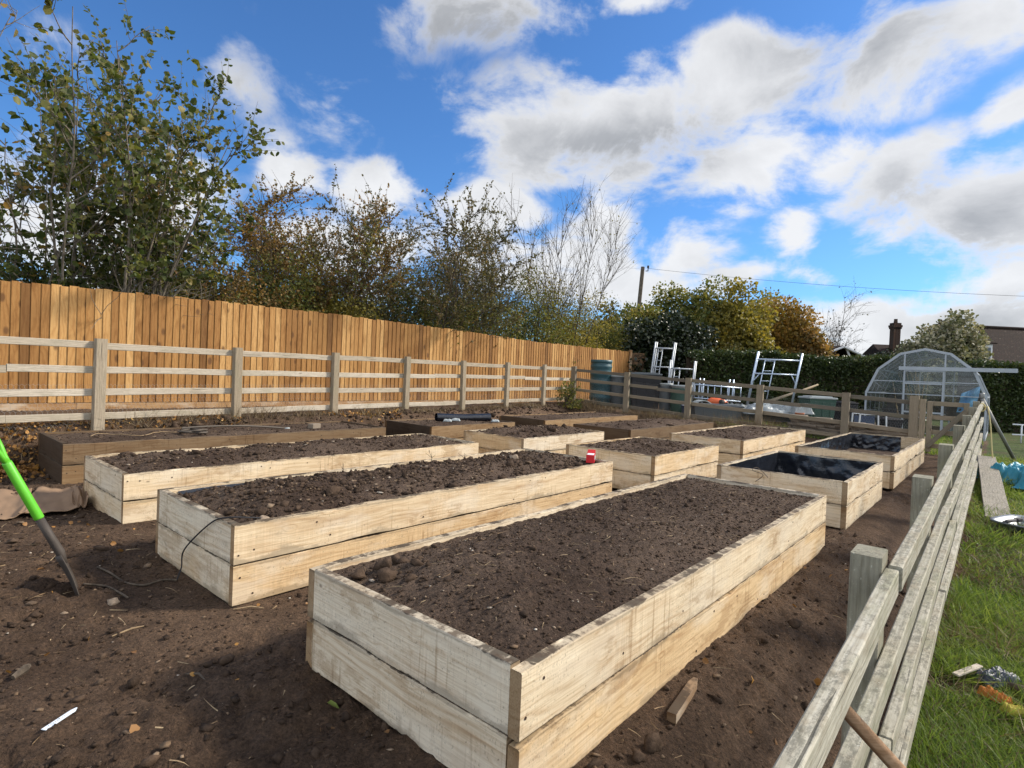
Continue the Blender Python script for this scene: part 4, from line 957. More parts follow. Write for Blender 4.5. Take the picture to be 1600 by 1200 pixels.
def houses():
    Yh = 36.0
    e0 = at(1484, 575, Yh-4); r0 = at(1524, 511, Yh); r1 = at(1760, 503, Yh+2); e1 = at(1800, 580, Yh-2)
    zr = r0[2]; ze = 2.3
    h = thing('brick_house', 'brick house with a large dark tiled hipped roof at the right edge', 'house', (r0[0], r0[1], 0))
    L = 14.0; o = MB(); lx, ly = math.cos(R(-4)), math.sin(R(-4))
    # local frame: x along the ridge; front eave towards the camera
    V = [(0, 0, zr), (L, 0, zr-.1), (-2.6, -4.2, ze), (L+1, -4.2, ze), (-2.6, 4.2, ze), (L+1, 4.2, ze)]
    o.add(V, [(0, 2, 3, 1), (0, 4, 2), (0, 1, 5, 4), (1, 3, 5)])
    rf = o.build('roof', M_TILE, h, rot=None)
    s = rf.modifiers.new('thick', 'SOLIDIFY'); s.thickness = .12
    m = MB(); m.tube([(0, 0, zr+.02), (L, 0, zr-.08)], .11, 8); m.tube([(0, 0, zr+.02), (-2.6, -4.2, ze+.05)], .09, 8); m.build('ridge_tiles', M_TILE, rf)
    w_ = MB(); w_.box((L/2-.8, 0, ze/2), (L+2.6, 7.6, ze)); w_.build('wall', M_BRICK, h)
    fr = MB(); dx = at(1545, 556, Yh-5)[0]-r0[0]
    wz = at(1545, 557, Yh-5)[2]
    d = MB(); d.box((dx, -4.2, wz), (.55, 1.4, 1.35)); dm = d.build('dormer', M_WHITE, h, bevel=.02)
    d = MB(); d.box((dx-.02, -4.92, wz+.02), (.34, .03, .95)); d.build('window', M_GLASS_D, dm)
    d = MB(); d.add([(dx-.4, -5.05, wz+.70), (dx+.4, -5.05, wz+.70), (dx+.4, -2.2, wz+.95), (dx-.4, -2.2, wz+.95), (dx-.4, -5.05, wz+.76), (dx+.4, -5.05, wz+.76), (dx+.4, -2.2, wz+1.01), (dx-.4, -2.2, wz+1.01)], [(3, 2, 1, 0), (4, 5, 6, 7), (0, 1, 5, 4), (1, 2, 6, 5), (2, 3, 7, 6), (3, 0, 4, 7)]); d.build('dormer_roof', M_TILE, dm)
    # second house: brown roof with two chimneys, mostly behind the shrubs
    Y2 = 42.0
    c1 = at(1388, 560, Y2); c2 = at(1479, 520, Y2)
    h2 = thing('brick_house', 'older brick house with two chimneys, mostly hidden by shrubs', 'house', (c1[0], Y2, 0))
    zrid = at(1420, 540, Y2)[2]; LL = c2[0]-c1[0]+3
    o = MB(); o.add([(-1.2, 0, zrid), (LL, 0, zrid), (-1.5, -3.5, 2.4), (LL+.3, -3.5, 2.4), (-1.5, 3.5, 2.4), (LL+.3, 3.5, 2.4)], [(0, 2, 3, 1), (0, 1, 5, 4), (0, 4, 2), (1, 3, 5)])
    o = o.build('roof', M_TILE, h2); s = o.modifiers.new('thick', 'SOLIDIFY'); s.thickness = .12
    o = MB(); o.box((LL/2-.6, 0, 1.2), (LL+1.2, 6.4, 2.4)); o.build('wall', M_BRICK, h2)
    zt = at(1388, 505, Y2)[2]
    o = MB(); wv = .27
    o.box((0, -.6, (zt+3)/2-.15), (wv*2*.92, wv*1.7, zt-3-.3)); o.box((0, -.6, zt-.42), (wv*2*1.08, wv*2, .12)); o.box((0, -.6, zt-.28), (wv*2*1.22, wv*2.2, .16)); o.box((0, -.6, zt-.12), (wv*2*1.0, wv*1.8, .16))
    ch = o.build('chimney', M_BRICK, h2); o = MB(); o.lathe([(.10, 0), (.13, .05), (.11, .28), (.13, .30), (.09, .30), (.09, .1)], 12, (0, -.6, zt-.05)); o.build('chimney_pot', M_BRICK, ch)
    z2 = at(1479, 499, Y2)[2]; xx = c2[0]-c1[0]
    o = MB(); o.box((xx, .4, (z2+3)/2-.25), (.85, .7, z2-3-.5)); o.box((xx, .4, z2-.55), (1.05, .9, .14)); o.box((xx, .4, z2-.40), (.95, .8, .18))
    ch = o.build('chimney', M_BRICK, h2); o = MB()
    for q in (-.2, .2): o.lathe([(.12, 0), (.14, .05), (.10, .34), (.07, .34), (.07, .1)], 12, (xx+q, .4, z2-.32))
    o.build('chimney_pot', M_BRICK, ch)
    # open gable roof with white barge boards
    Yg = 31.0; a = at(1285, 553, Yg); b = at(1318, 539.5, Yg); c = at(1376, 567, Yg)
    g_ = thing('open_barn', 'white-edged open gable roof with dark inside showing over the hedge', 'barn', (b[0], Yg, 0))
    def rel(p): return (p[0]-b[0], 0, p[2])
    A1 = (rel(b)[0]-(rel(c)[0]), 0, rel(c)[2]); 
    o = MB()
    for q in (A1, rel(c)):
        o.bar((0, 0, b[2]-.08), (q[0], 0, q[2]-.08), .08, .24, (0, 1, 0))
    o.build('barge_board', M_WHITE, g_)
    o = MB(); o.add([(0, 0.06, b[2]), (0, 6, b[2]), (rel(c)[0]+.1, 6, rel(c)[2]-.03), (rel(c)[0]+.1, .06, rel(c)[2]-.03), (A1[0]-.1, .06, A1[2]-.03), (A1[0]-.1, 6, A1[2]-.03)], [(0, 3, 2, 1), (0, 1, 5, 4)])
    o = o.build('roof', M_TILE, g_); s = o.modifiers.new('thick', 'SOLIDIFY'); s.thickness = .08
    o = MB(); o.bar((A1[0], .1, A1[2]), (rel(c)[0], .1, rel(c)[2]), .08, .16)
    for tx in (-.55, .0, .55): 
        xx = tx*rel(c)[0]; zz = rel(c)[2]+(b[2]-rel(c)[2])*(1-abs(tx))
        o.bar((xx*.75 if tx else .55, .1, rel(c)[2]), (xx*1.0 if tx else .2, .1, zz-.1), .07, .10)
    o.build('truss', M_WHITE, g_)
    o = MB(); o.box((0, 5.9, rel(c)[2]/2), (rel(c)[0]*2, .1, rel(c)[2])); o.add([(0, 5.9, b[2]-.1), (A1[0], 5.9, A1[2]), (rel(c)[0], 5.9, rel(c)[2])], [(0, 1, 2)]); 
    for sx in (A1[0]+.1, rel(c)[0]-.1): o.box((sx, 3, rel(c)[2]/2), (.1, 5.8, rel(c)[2]-.05))
    o.build('wall', M_DARK, g_)
    # pole and wire
    Yp = 33; p = at(1004.5, 417, Yp); q = at(999, 470, Yp); dx = (p[0]-q[0])/(p[2]-q[2])
    po = thing('telegraph_pole', 'grey wooden telegraph pole standing behind the dark evergreen', 'pole', (p[0]-dx*p[2], Yp, 0))
    o = MB(); o.tube([(0, 0, -.5), (dx*p[2], 0, p[2])], [.14, .11], 12); o.build('pole', M_BARK_M, po)
    o = MB(); o.tube([(dx*p[2]+.15, -.1, p[2]-.25), (dx*p[2]+.28, -.12, p[2]-.25), (dx*p[2]+.28, -.12, p[2]-.05)], .03, 6); o.tube([(dx*p[2]+.28, -.12, p[2]-.08), (dx*p[2]+.28, -.12, p[2]+.06)], .06, 8); o.build('insulator', M_DARK, po)
    s0 = np.array(p)+np.array((.28, -.12, -.1)); s1 = at(1760, 468, 26); pts = []
    for i in range(33):
        f = i/32; v = s0*(1-f)+s1*f; v[2] -= .55*4*f*(1-f)*.5; pts.append(tuple(v))
    o = MB(); o.tube(pts, .008, 5); tag(o.build('overhead_wire', M_DARK), 'thin overhead wire slung from the telegraph pole across the sky', 'wire')
houses()

# ------------------------------------------------------------------ greenhouse
M_ALU = m_plain('aluminium', (.36, .39, .42), .5, .5, .2, 20)
M_ALU_D = m_plain('dull_aluminium', (.17, .19, .20), .55, .4, .2, 20)
M_ALU_B = m_plain('blue_grey_alloy', (.42, .50, .60), .4, .5, .15, 20)
def m_glass():
    m, t = newmat('greenhouse_glass'); oc = t.n('TexCoord').outputs['Object']
    n = t.noise(oc, 2.5, 6, .7)
    gl = t.n('BsdfGlossy', {0: (.9, .95, 1, 1), 1: .06}); tr = t.n('BsdfTransparent', {0: (.93, .95, .94, 1)})
    df = t.n('BsdfDiffuse', {0: (.38, .41, .38, 1)})
    fr = t.n('Fresnel', {0: 1.45}); a = t.n('MixShader', {0: fr.outputs[0], 1: tr.outputs[0], 2: gl.outputs[0]})
    t.n('OutputMaterial', {0: t.n('MixShader', {0: t.mapr(n, .35, .75, .03, .12), 1: a.outputs[0], 2: df.outputs[0]})}); return m
M_GLASS = m_glass()
GH_A, GH_B, GH_W, GH_L = 20.5, .30, 2.87, 4.4
PROF = [(0, 0), (0, 1.22), (.29, 1.95), (.83, 2.42), (1.435, 2.56), (2.04, 2.42), (2.58, 1.95), (2.87, 1.22), (2.87, 0)]
def greenhouse():
    o0 = ab(GH_A, GH_B)
    h = thing('greenhouse', 'curved-roof aluminium greenhouse with clear panes at the back right', 'greenhouse', (o0[0], o0[1], .02), YAW)
    # local: x = a (length), y = b (width)
    f = MB()
    for xa in (0.0, GH_L):
        for (p, q) in zip(PROF[:-1], PROF[1:]): f.bar((xa, p[0], p[1]), (xa, q[0], q[1]), .05, .07)
    for p in PROF[1:-1]: f.bar((0, p[0], p[1]), (GH_L, p[0], p[1]), .04, .045)
    f.bar((0, 0, .03), (GH_L, 0, .03), .05, .06); f.bar((0, GH_W, .03), (GH_L, GH_W, .03), .05, .06); f.bar((GH_L, 0, .03), (GH_L, GH_W, .03), .05, .06)
    f.build('frame', M_ALU, h)
    nb = 5
    def gbar(bars, mt=None):
        r = MB()
        for args in bars: r.bar(*args)
        r.build('glazing_bar', mt or M_ALU_D, h)
    for i in range(1, nb):
        xa = GH_L*i/nb
        gbar([((xa, p[0], p[1]), (xa, q[0], q[1]), .012, .02) for (p, q) in zip(PROF[:-1], PROF[1:])])
    for xa in (0, GH_L):
        for yy in (.95, 1.92):
            zt = np.interp(yy, [p[0] for p in PROF[1:-1]], [p[1] for p in PROF[1:-1]])
            gbar([((xa, yy, 0), (xa, yy, zt), .04, .035, (1, 0, 0))], M_ALU)
        for zz in (.55, 1.22, 1.60):
            y0 = np.interp(zz, [0, 1.22, 1.95, 2.42], [0, 0, .29, .83]); gbar([((xa, y0, zz), (xa, GH_W-y0, zz), .03, .025)], M_ALU)
    g_ = MB()
    for i in range(nb):
        xa, xb = GH_L*i/nb+.012, GH_L*(i+1)/nb-.012
        for (p, q) in zip(PROF[:-1], PROF[1:]): g_.add([(xa, p[0], p[1]), (xb, p[0], p[1]), (xb, q[0], q[1]), (xa, q[0], q[1])], [(0, 1, 2, 3)])
    for xa in (.012, GH_L-.012):
        g_.add([(xa, p[0]*.985+.02, p[1]) for p in PROF], [tuple(range(len(PROF)))])
    g_.build('glass_pane', M_GLASS, h)
    # sliding-door gutter bar that sticks out to the right
    d = MB(); d.bar((-.06, -.62, 1.98), (-.06, 2.05, 1.99), .06, .11); d.build('door_track', M_ALU, h)
    d = MB()
    for yy in (.97, 1.90): d.bar((-.05, yy, .05), (-.05, yy, 1.95), .04, .05, (1, 0, 0))
    for zz in (.08, .7, 1.55, 1.92): d.bar((-.05, .97, zz), (-.05, 1.90, zz), .03, .05)
    d.build('door', M_ALU, h)
    def GHp(a, b, z): p = ab(GH_A+a, GH_B+b); return (p[0], p[1], z+.02)
    # things standing inside
    M_CANE = m_island('bamboo', [(0, (.30, .22, .11)), (1, (.45, .35, .19))], .6)
    c = MB(); rng = random.Random(3)
    for i in range(16):
        x, y = .7+rng.uniform(-.12, .12), 1.55+rng.uniform(-.1, .1); tx, ty = x+rng.uniform(-.2, .2), y+rng.uniform(-.30, .55)
        c.tube([(x, y, .5), (tx, ty, 1.75+rng.uniform(-.1, .25))], .007, 5)
    o = c.build('cane_bundle', M_CANE); o.location = GHp(0, 0, 0); o.rotation_euler = (0, 0, YAW); tag(o, 'fanned bundle of bamboo canes inside the greenhouse', 'canes')
    bch = thing('potting_bench', 'grey staging bench inside the greenhouse', 'bench', GHp(.9, .55, 0), YAW)
    o = MB(); o.box((1.3, 0, .55), (2.6, .7, .04)); o.build('top', M_ALU, bch); o = MB()
    for sx in (.1, 1.3, 2.5):
        for sy in (-.3, .3): o.bar((sx, sy, 0), (sx, sy, .53), .04, .04, (1, 0, 0))
    o.build('legs', M_ALU, bch)
    tub = thing('plant_tub', 'black tub on the staging inside the greenhouse', 'tub', GHp(1.0, .62, .57), YAW)
    o = MB(); o.lathe([(.30, 0), (.40, .40), (.43, .40), (.43, .44), (.38, .44), (.28, .03), (0, .03)], 20); o.build('body', M_DARK, tub)
    o = thing('crate', 'dark stacked crate at the left inside the greenhouse', 'crate', GHp(1.3, 2.2, 0), YAW)
    q = MB(); q.box((0, 0, .35), (.6, .7, .7)); q.box((0, 0, .72), (.66, .76, .05)); q.build('body', M_DARK, o, bevel=.02)
    q = MB(); q.box((0, 0, .95), (.5, .5, .42)); q.build('upper_box', M_DARK, o, bevel=.02)
    bs = MB(); V = []; Fc = []; N = 14
    for i in range(N+1):
        for j in range(N+1):
            u, v = i/N, j/N; V.append((.55+.08*math.sin(u*9+v*3)+.05*math.sin(v*14), .15+u*.42+.10*(1-v), .75+v*.80-(u*.25)*v))
    for i in range(N):
        for j in range(N): Fc.append((i*(N+1)+j, (i+1)*(N+1)+j, (i+1)*(N+1)+j+1, i*(N+1)+j+1))
    o = npmesh('plastic_sheet', V, Fc, m_plain('pale_blue_sheet', (.16, .42, .68), .4, 0, .2), None, True, GHp(0, 0, 0), (0, 0, YAW)); s = o.modifiers.new('thick', 'SOLIDIFY'); s.thickness = .01
    tag(o, 'light blue plastic sheet bunched inside the right end of the greenhouse', 'sheet')
    pk = MB(); pk.bar((.25, 2.05, .6), (.35, 2.25, 1.62), .025, .14, (1, 0, 0)); o = pk.build('timber_board', M_BED, None, bevel=.004, loc=GHp(0, 0, 0), rot=(0, 0, YAW)); o['tone'] = .3; tag(o, 'pale timber board leaning inside the left of the greenhouse', 'board')
greenhouse()

# ------------------------------------------------------------------ yard behind the back fence
def yz(Y, px): p = at(px, 600, Y); a, b = toab(p); return float(HZ(a, b))
def tower(name, label, px0, px1, top, bot, Y, tilt, double=True, rungs=(0.12, .55), ladder=True, mat=None, group='aluminium scaffold frames'):
    """end frame of an alloy scaffold tower: uprights, cross tubes, built-in ladder; a second frame leans behind"""
    x0 = at(px0, 590, Y)[0]; x1 = at(px1, 590, Y)[0]; z1 = at((px0+px1)/2, top, Y)[2]; z0 = at((px0+px1)/2, bot, Y)[2]
    t = thing(name, label, 'scaffold frame', (x0, Y, z0), 0, group); Wd = x1-x0; H = z1-z0; mat = mat or M_ALU_B
    for k in range(2 if double else 1):
        oy, ox = k*.14, k*.09
        def tp(x, z): return (x+ox+tilt*z, oy, z)
        for xx in (0, Wd):
            o = MB(); o.tube([tp(xx, 0), tp(xx, H)], .025, 8); o.build('upright', mat, t, True)
        for r in rungs:
            o = MB(); o.tube([tp(0, H*(1-r)), tp(Wd, H*(1-r))], .022, 8); o.build('cross_tube', mat, t, True)
        if k == 0:
            o = MB()
            o.tube([tp(.0, H*.45), tp(Wd*.14, H*(1-rungs[-1]))], .014, 6); o.build('brace', mat, t, True); o = MB(); o.tube([tp(Wd, H*.45), tp(Wd*.86, H*(1-rungs[-1]))], .014, 6); o.build('brace', mat, t, True)
            if ladder:
                o = MB(); a, b = Wd*.20, Wd*.42
                o.tube([tp(a, 0), tp(a, H*(1-rungs[0]))], .017, 6); o.tube([tp(b, 0), tp(b, H*(1-rungs[0]))], .017, 6)
                n = int(H/.3)
                for q in range(1, n+1): o.tube([tp(a, q*H*.88/n-.06), tp(b, q*H*.88/n-.06)], .013, 6)
                o.build('ladder', mat, t, True)
    return t
tower('scaffold_tower', 'tall narrow silvery scaffold frame in front of the dark evergreen', 1012, 1042, 534, 632, 18.5, .10, True, (.10, .40), True, M_ALU)
tower('scaffold_tower', 'lower scaffold frame with bluish posts right of the tall narrow one', 1042, 1080, 563, 640, 18.2, .06, True, (.17, .55), True, M_ALU)
tower('scaffold_tower', 'broad blue-grey scaffold frame leaning in front of the clipped hedge', 1168, 1237, 550, 640, 17.2, .16, True, (.13, .38), True)
def flatframe():
    Y = 17.6; x0 = at(1086, 600, Y)[0]; x1 = at(1158, 600, Y)[0]; z1 = at(1120, 587, Y)[2]; z0 = at(1120, 623, Y)[2]
    t = thing('scaffold_tower', 'scaffold frame lying on its side between the two standing frames', 'scaffold frame', (x0, Y, z0), 0, 'aluminium scaffold frames'); W_ = x1-x0
    for zz in (.0, .42): o = MB(); o.tube([(0, 0, zz), (W_, 0, zz-.06)], .022, 8); o.build('side_rail', M_ALU_B, t, True)
    o = MB()
    for i in range(8): o.tube([(W_*i/7, 0, -.02), (W_*i/7, 0, .42)], .014, 6)
    o.build('rungs', M_ALU_B, t, True)
    for xx in (.15, W_-.35): o = MB(); o.tube([(xx, .1, -.35), (xx+.03, .1, .62)], .024, 8); o.tube([(xx+.12, .1, -.35), (xx+.15, .1, .62)], .024, 8); o.build('upright', M_ALU_B, t, True)
flatframe()
def pot(name, label, cat, px, topy, boty, wpx, Y, mat, prof='barrel', rim=None, group=None, open_=True):
    p = at(px, 600, Y); zt = at(px, topy, Y)[2]; zb = at(px, boty, Y)[2]; r = wpx/2/FPX*Y; H = zt-zb
    t = thing(name, label, cat, (p[0], Y+r, zb), 0, group)
    if prof == 'barrel':
        pf = [(.90, 0), (.96, .03), (.98, .2), (1.05, .22), (1.05, .26), (.97, .28), (.99, .46), (1.06, .49), (1.06, .53), (.98, .56), (.97, .66), (1.05, .69), (1.05, .73), (.97, .76), (.97, .82), (1.04, .85), (1.04, .88), (.97, .90), (.97, .95)]
    elif prof == 'tub': pf = [(.78, 0), (.80, .02), (.97, .93)]
    else: pf = [(.9, 0), (.96, .04), (1.0, .5), (.96, .9)]
    m = MB(); m.lathe([(0, 0)]+[(a*r, b*H) for a, b in pf], 28); m.build('body', mat, t, True)
    m = MB(); m.lathe([(pf[-1][0]*r*.98, H*.93), (1.03*r, H*.94), (1.04*r, H), (.95*r, H), (.92*r, H*.95), (.86*r, H*.6), (0, H*.6)], 28); m.build('rim', rim or mat, t, True)
    return t
M_TEAL = m_plain('teal_plastic', (.026, .075, .088), .5, 0, .25, 4)
M_GREENP = m_plain('green_plastic', (.022, .062, .046), .5, 0, .25, 4)
M_GREYP = m_plain('grey_plastic', (.075, .088, .095), .55, 0, .25, 4)
M_PALE = m_plain('pale_plastic', (.30, .33, .33), .5, 0, .2, 4)
M_BLUEP = m_plain('navy_plastic', (.03, .05, .10), .45, 0, .25, 4)
pot('water_butt', 'tall ribbed teal water butt behind the corner of the rail fences', 'water butt', 941, 562, 640, 33, 17.6, M_TEAL)
pot('plastic_tub', 'grey tub with a white rim right beside the teal water butt', 'tub', 969, 586, 640, 30, 17.6, M_GREYP, 'tub', M_PALE)
pot('plastic_tub', 'dull green tub just right of the white-rimmed one', 'tub', 991, 588, 640, 26, 17.2, M_GREENP, 'tub', M_PALE)
pot('plastic_drum', 'pale grey drum under the tall narrow scaffold frame', 'drum', 1044, 599, 642, 20, 16.8, M_GREYP, 'drum', M_PALE)
pot('plastic_drum', 'grey-green drum beside the second back fence post', 'drum', 1070, 602, 650, 33, 16.3, M_GREENP, 'drum', M_PALE)
pot('plastic_tub', 'navy tub low down behind the second back fence post', 'tub', 1082, 634, 660, 24, 15.6, M_BLUEP, 'tub')
def wbox(name, label, cat, px, topy, boty, wpx, dep, Y, mat, lid=None, rot=0.0, lidname='lid'):
    p = at(px, 600, Y); zt = at(px, topy, Y)[2]; zb = at(px, boty, Y)[2]; wd = wpx/FPX*Y; H = zt-zb
    t = thing(name, label, cat, (p[0], Y+dep/2, zb), rot)
    m = MB(); b = wd*.44; tp = wd*.5
    V = [(-b, -dep*.45, 0), (b, -dep*.45, 0), (b, dep*.45, 0), (-b, dep*.45, 0), (-tp, -dep*.5, H), (tp, -dep*.5, H), (tp, dep*.5, H), (-tp, dep*.5, H)]
    m.add(V, [(3, 2, 1, 0), (4, 5, 6, 7), (0, 1, 5, 4), (1, 2, 6, 5), (2, 3, 7, 6), (3, 0, 4, 7)])
    for xx in (-.3, 0, .3): m.box((xx*wd, -dep*.48, H*.5), (.04, .03, H*.8))
    m.build('body', mat, t, bevel=.015)
    m = MB(); m.box((0, 0, H+.025), (wd*1.06, dep*1.06, .05)); m.box((0, 0, H+.06), (wd*.8, dep*.8, .03)); m.build(lidname, lid or mat, t, bevel=.015)
    return t
wbox('compost_bin', 'square dark grey lidded bin between the tubs and the scaffold frame', 'bin', 1010, 586, 642, 46, .7, 17.0, M_DARK, M_GREYP)
wbox('storage_crate', 'dark green plastic crate behind the fourth back fence post', 'crate', 1288, 624, 655, 42, .6, 14.8, M_GREENP, M_PALE)
wbox('storage_crate', 'dark plastic crate low in front of the greenhouse door', 'crate', 1402, 658, 672, 26, .5, 15.2, M_DARK)
wbox('water_tank', 'long grey tank lying low behind the back rails', 'tank', 1125, 636, 668, 76, .6, 15.2, M_GREYP)
wbox('storage_crate', 'dark crate left inside front of the greenhouse', 'crate', 1330, 632, 668, 26, .5, 15.6, M_DARK)

# orange machine with grey hood
def machine():
    Y = 15.4; p = at(1128, 628, Y)
    t = thing('garden_machine', 'orange and black garden machine with a grey hood on the tank behind the back rails', 'machine', (p[0], Y+.25, p[2]-.1))
    M_OR = m_plain('orange_shell', (.62, .11, .025), .35, 0, .15, 6)
    m = MB(); m.lathe([(0, -.30), (.05, -.30), (.10, -.22), (.115, 0), (.09, .16), (.05, .24), (0, .25)], 16, (0, 0, .08), Matrix.Rotation(R(96), 3, 'Y')); m.build('motor_housing', M_OR, t, True)
    m = MB(); m.tube([(.05, -.12, .08), (.05, .12, .08)], .085, 16); m.tube([(.20, -.10, .03), (.20, .10, .03)], .06, 14); m.build('wheel', M_DARK, t, True)
    m = MB(); V = []; N = 14
    for i in range(N+1):
        th = math.pi*(.08+.78*i/N)
        for yy, s_ in ((-.2, 1), (.2, 1), (.2, .9), (-.2, .9)): V.append((-.47+math.cos(th)*.27*s_, yy, -.10+math.sin(th)*.22*s_))
    Fc = []
    for i in range(N):
        for j in range(4): Fc.append((i*4+j, i*4+(j+1) % 4, (i+1)*4+(j+1) % 4, (i+1)*4+j))
    Fc += [(3, 2, 1, 0), tuple(N*4+j for j in range(4))]
    npmesh('hood', V, Fc, M_PALE, t, True)
    m = MB(); m.tube([(-.25, 0, .05), (-.12, 0, .10), (.1, 0, .20), (.3, 0, .16)], .018, 8); m.build('handle', M_DARK, t, True)
machine()

# flat stones stacked along the back fence
M_STONE = m_plain('walling_stone', (.20, .165, .125), .9, 0, .45, 5, .15, .5)
def slab_mesh(seed):
    rng = random.Random(seed); n = 9; top = []; L, Wd, H = rng.uniform(.35, .60), rng.uniform(.24, .36), rng.uniform(.04, .075)
    for i in range(n):
        th = 2*math.pi*i/n; r = rng.uniform(.82, 1.08); c, s_ = math.cos(th), math.sin(th)
        q = max(abs(c), abs(s_)); top.append((c/q*.5*L*r*.95, s_/q*.5*Wd*r*.95))
    V = [(x*.96, y*.96, 0) for x, y in top]+[(x*1.02, y*1.02, H*.5+rng.uniform(-.008, .008)) for x, y in top]+[(x*.95, y*.95, H+rng.uniform(-.006, .006)) for x, y in top]
    F = [tuple(range(n-1, -1, -1)), tuple(2*n+i for i in range(n))]
    for k in range(2):
        for i in range(n): F.append((k*n+i, k*n+(i+1) % n, (k+1)*n+(i+1) % n, (k+1)*n+i))
    me = bpy.data.meshes.new('walling_stone'); me.from_pydata(V, [], F); me.materials.append(M_STONE); return me, H
SLABS = [slab_mesh(i) for i in range(8)]
rs = random.Random(9)
for col in range(13):
    t = 6.35+col*.185+rs.uniform(-.03, .03); x = 1.765+.7625*t+.647*.42+rs.uniform(-.05, .05); y = 17.134-.647*t+.7625*.42+rs.uniform(-.05, .05)
    zc = float(HZ(*toab((x, y))))-.02; nl = rs.randint(7, 9) if col < 9 else rs.randint(5, 7)
    for k in range(nl):
        me, H = SLABS[rs.randrange(8)]
        o = bpy.data.objects.new('walling_stone', me); COL.objects.link(o); o.location = (x+rs.uniform(-.05, .05), y+rs.uniform(-.05, .05), zc)
        o.rotation_euler = (rs.uniform(-.06, .06), rs.uniform(-.06, .06), math.radians(-40)+rs.uniform(-.5, .5)); zc += H*.97
        tag(o, 'rough flat brown stone slab in the stacks behind the half lined bed', 'stone slab', 'stone slabs stacked behind the back fence')
for k in range(3):
    t = 6.05+.10*k; o = MB(); x = 1.765+.7625*t+.647*.35; y = 17.134-.647*t+.7625*.35
    o.bar((x, y, .10), (x+.22, y-.02, .62), .025, .12); ob = o.build('loose_board', M_RAIL, bevel=.004); ob['tone'] = .35; tag(ob, 'short weathered board propped against the left end of the stone stacks', 'board', 'boards propped on the stone stacks')

def frame_table():
    Y = 14.6; p0 = at(1341, 672, Y); x0 = p0[0]; x1 = at(1386, 660, Y)[0]; zt = at(1362, 647, Y)[2]; zb = at(1345, 674, Y)[2]-.12
    t = thing('metal_stand', 'white tubular metal stand with a blue panel standing before the greenhouse', 'stand', (x0, Y, zb)); W_ = x1-x0; H = zt-zb
    for yy in (0, .32):
        o = MB(); o.bar((0, yy, 0), (.03, yy, H), .03, .03, (1, 0, 0)); o.bar((W_, yy, 0), (W_-.03, yy, H), .03, .03, (1, 0, 0)); o.bar((.03, yy, H), (W_-.03, yy, H), .03, .05); o.build('frame', M_WHITE, t)
    o = MB(); o.box((W_/2, .36, H*.52), (W_*.74, .02, H*.72)); o.build('panel', M_BLUEP, t, bevel=.004)
frame_table()
def crumple(name, label, cat, c, size, mat, seed, h=.18, N=34, amp=1.0, rotz=0, thick=.004):
    V = []; Fc = []; uu, vv = np.meshgrid(np.linspace(-1, 1, N+1), np.linspace(-1, 1, N+1), indexing='ij')
    e = 1-np.maximum(np.abs(uu), np.abs(vv))**2.0
    rid = np.abs(fbm(uu*1.9+seed, vv*1.9, seed, 4, .55)); rid2 = np.abs(fbm(uu*4.2+seed, vv*4.2, seed+9, 3))
    rid3 = np.abs(fbm(uu*9+seed, vv*9, seed+19, 3))
    zz = h*(.25+1.6*(.30-rid)*amp+.8*(.2-rid2)*amp+.35*(.2-rid3)*amp)*sstep(e, 0, .5)+.012
    xx = uu*size[0]/2*(1+.35*fbm(uu*0+seed, vv*1.6, seed+3, 3))+.12*size[0]*fbm(vv*2, uu*2, seed+5, 3); yy = vv*size[1]/2*(1+.35*fbm(uu*1.6, vv*0+seed, seed+4, 3))+.12*size[1]*fbm(vv*2+7, uu*2, seed+6, 3)
    i_ = np.arange((N+1)**2).reshape(N+1, N+1); F = np.stack([i_[:-1, :-1], i_[1:, :-1], i_[1:, 1:], i_[:-1, 1:]], -1).reshape(-1, 4)
    o = npmesh(name, np.stack([xx, yy, zz], -1).reshape(-1, 3), F, mat, None, True, c, (0, 0, rotz)); s = o.modifiers.new('thick', 'SOLIDIFY'); s.thickness = thick
    return tag(o, label, cat)
M_CLEAR = m_plain('clear_sheet', (.24, .27, .28), .25, 0, .3, 6)
p = at(1205, 638, 15.2); crumple('plastic_sheet', 'crumpled clear plastic sheeting behind the third back fence post', 'sheet', (p[0], 15.2, yz(15.2, 1205)+.30), (1.5, .8), M_CLEAR, 4, .32)
p = at(1178, 648, 15.6); crumple('rubble_heap', 'grey heap of rubble and rags under the broad scaffold frame', 'heap', (p[0]+.3, 16.0, yz(16., 1178)+.05), (2.2, 1.2), M_GREYP, 6, .5)
for i, (px, py, Y, m_, nm) in enumerate([(1252, 640, 14.6, M_PALE, 'white folded bag leaning on the left end of the stone stacks'), (1243, 650, 14.4, m_plain('terracotta', (.35, .12, .05), .8), 'small terracotta pot at the left end of the stone stacks')]):
    p = at(px, py, Y)
    if i == 0: crumple('sack', nm, 'sack', (p[0], Y, p[2]-.12), (.5, .35), m_, 8, .3)
    else:
        t = thing('flower_pot', nm, 'pot', (p[0]+.1, Y, p[2]-.1)); o = MB(); o.lathe([(0, 0), (.07, 0), (.10, .15), (.115, .15), (.115, .19), (.10, .19), (.08, .05), (0, .05)], 18); o.build('body', m_, t, True)
    
# long poles leaning behind the broad frame
for k in range(2):
    Y = 17.6; p = at(1195+k*8, 628, Y); q = at(1272+k*6, 604-k*3, Y+.6); o = MB(); o.tube([tuple(p), tuple(q)], .03, 8); ob = o.build('timber_pole', M_RAIL, None, True); ob['tone'] = .5
    tag(ob, 'long grey pole lying slantwise behind the broad scaffold frame', 'pole', 'poles behind the broad scaffold frame')

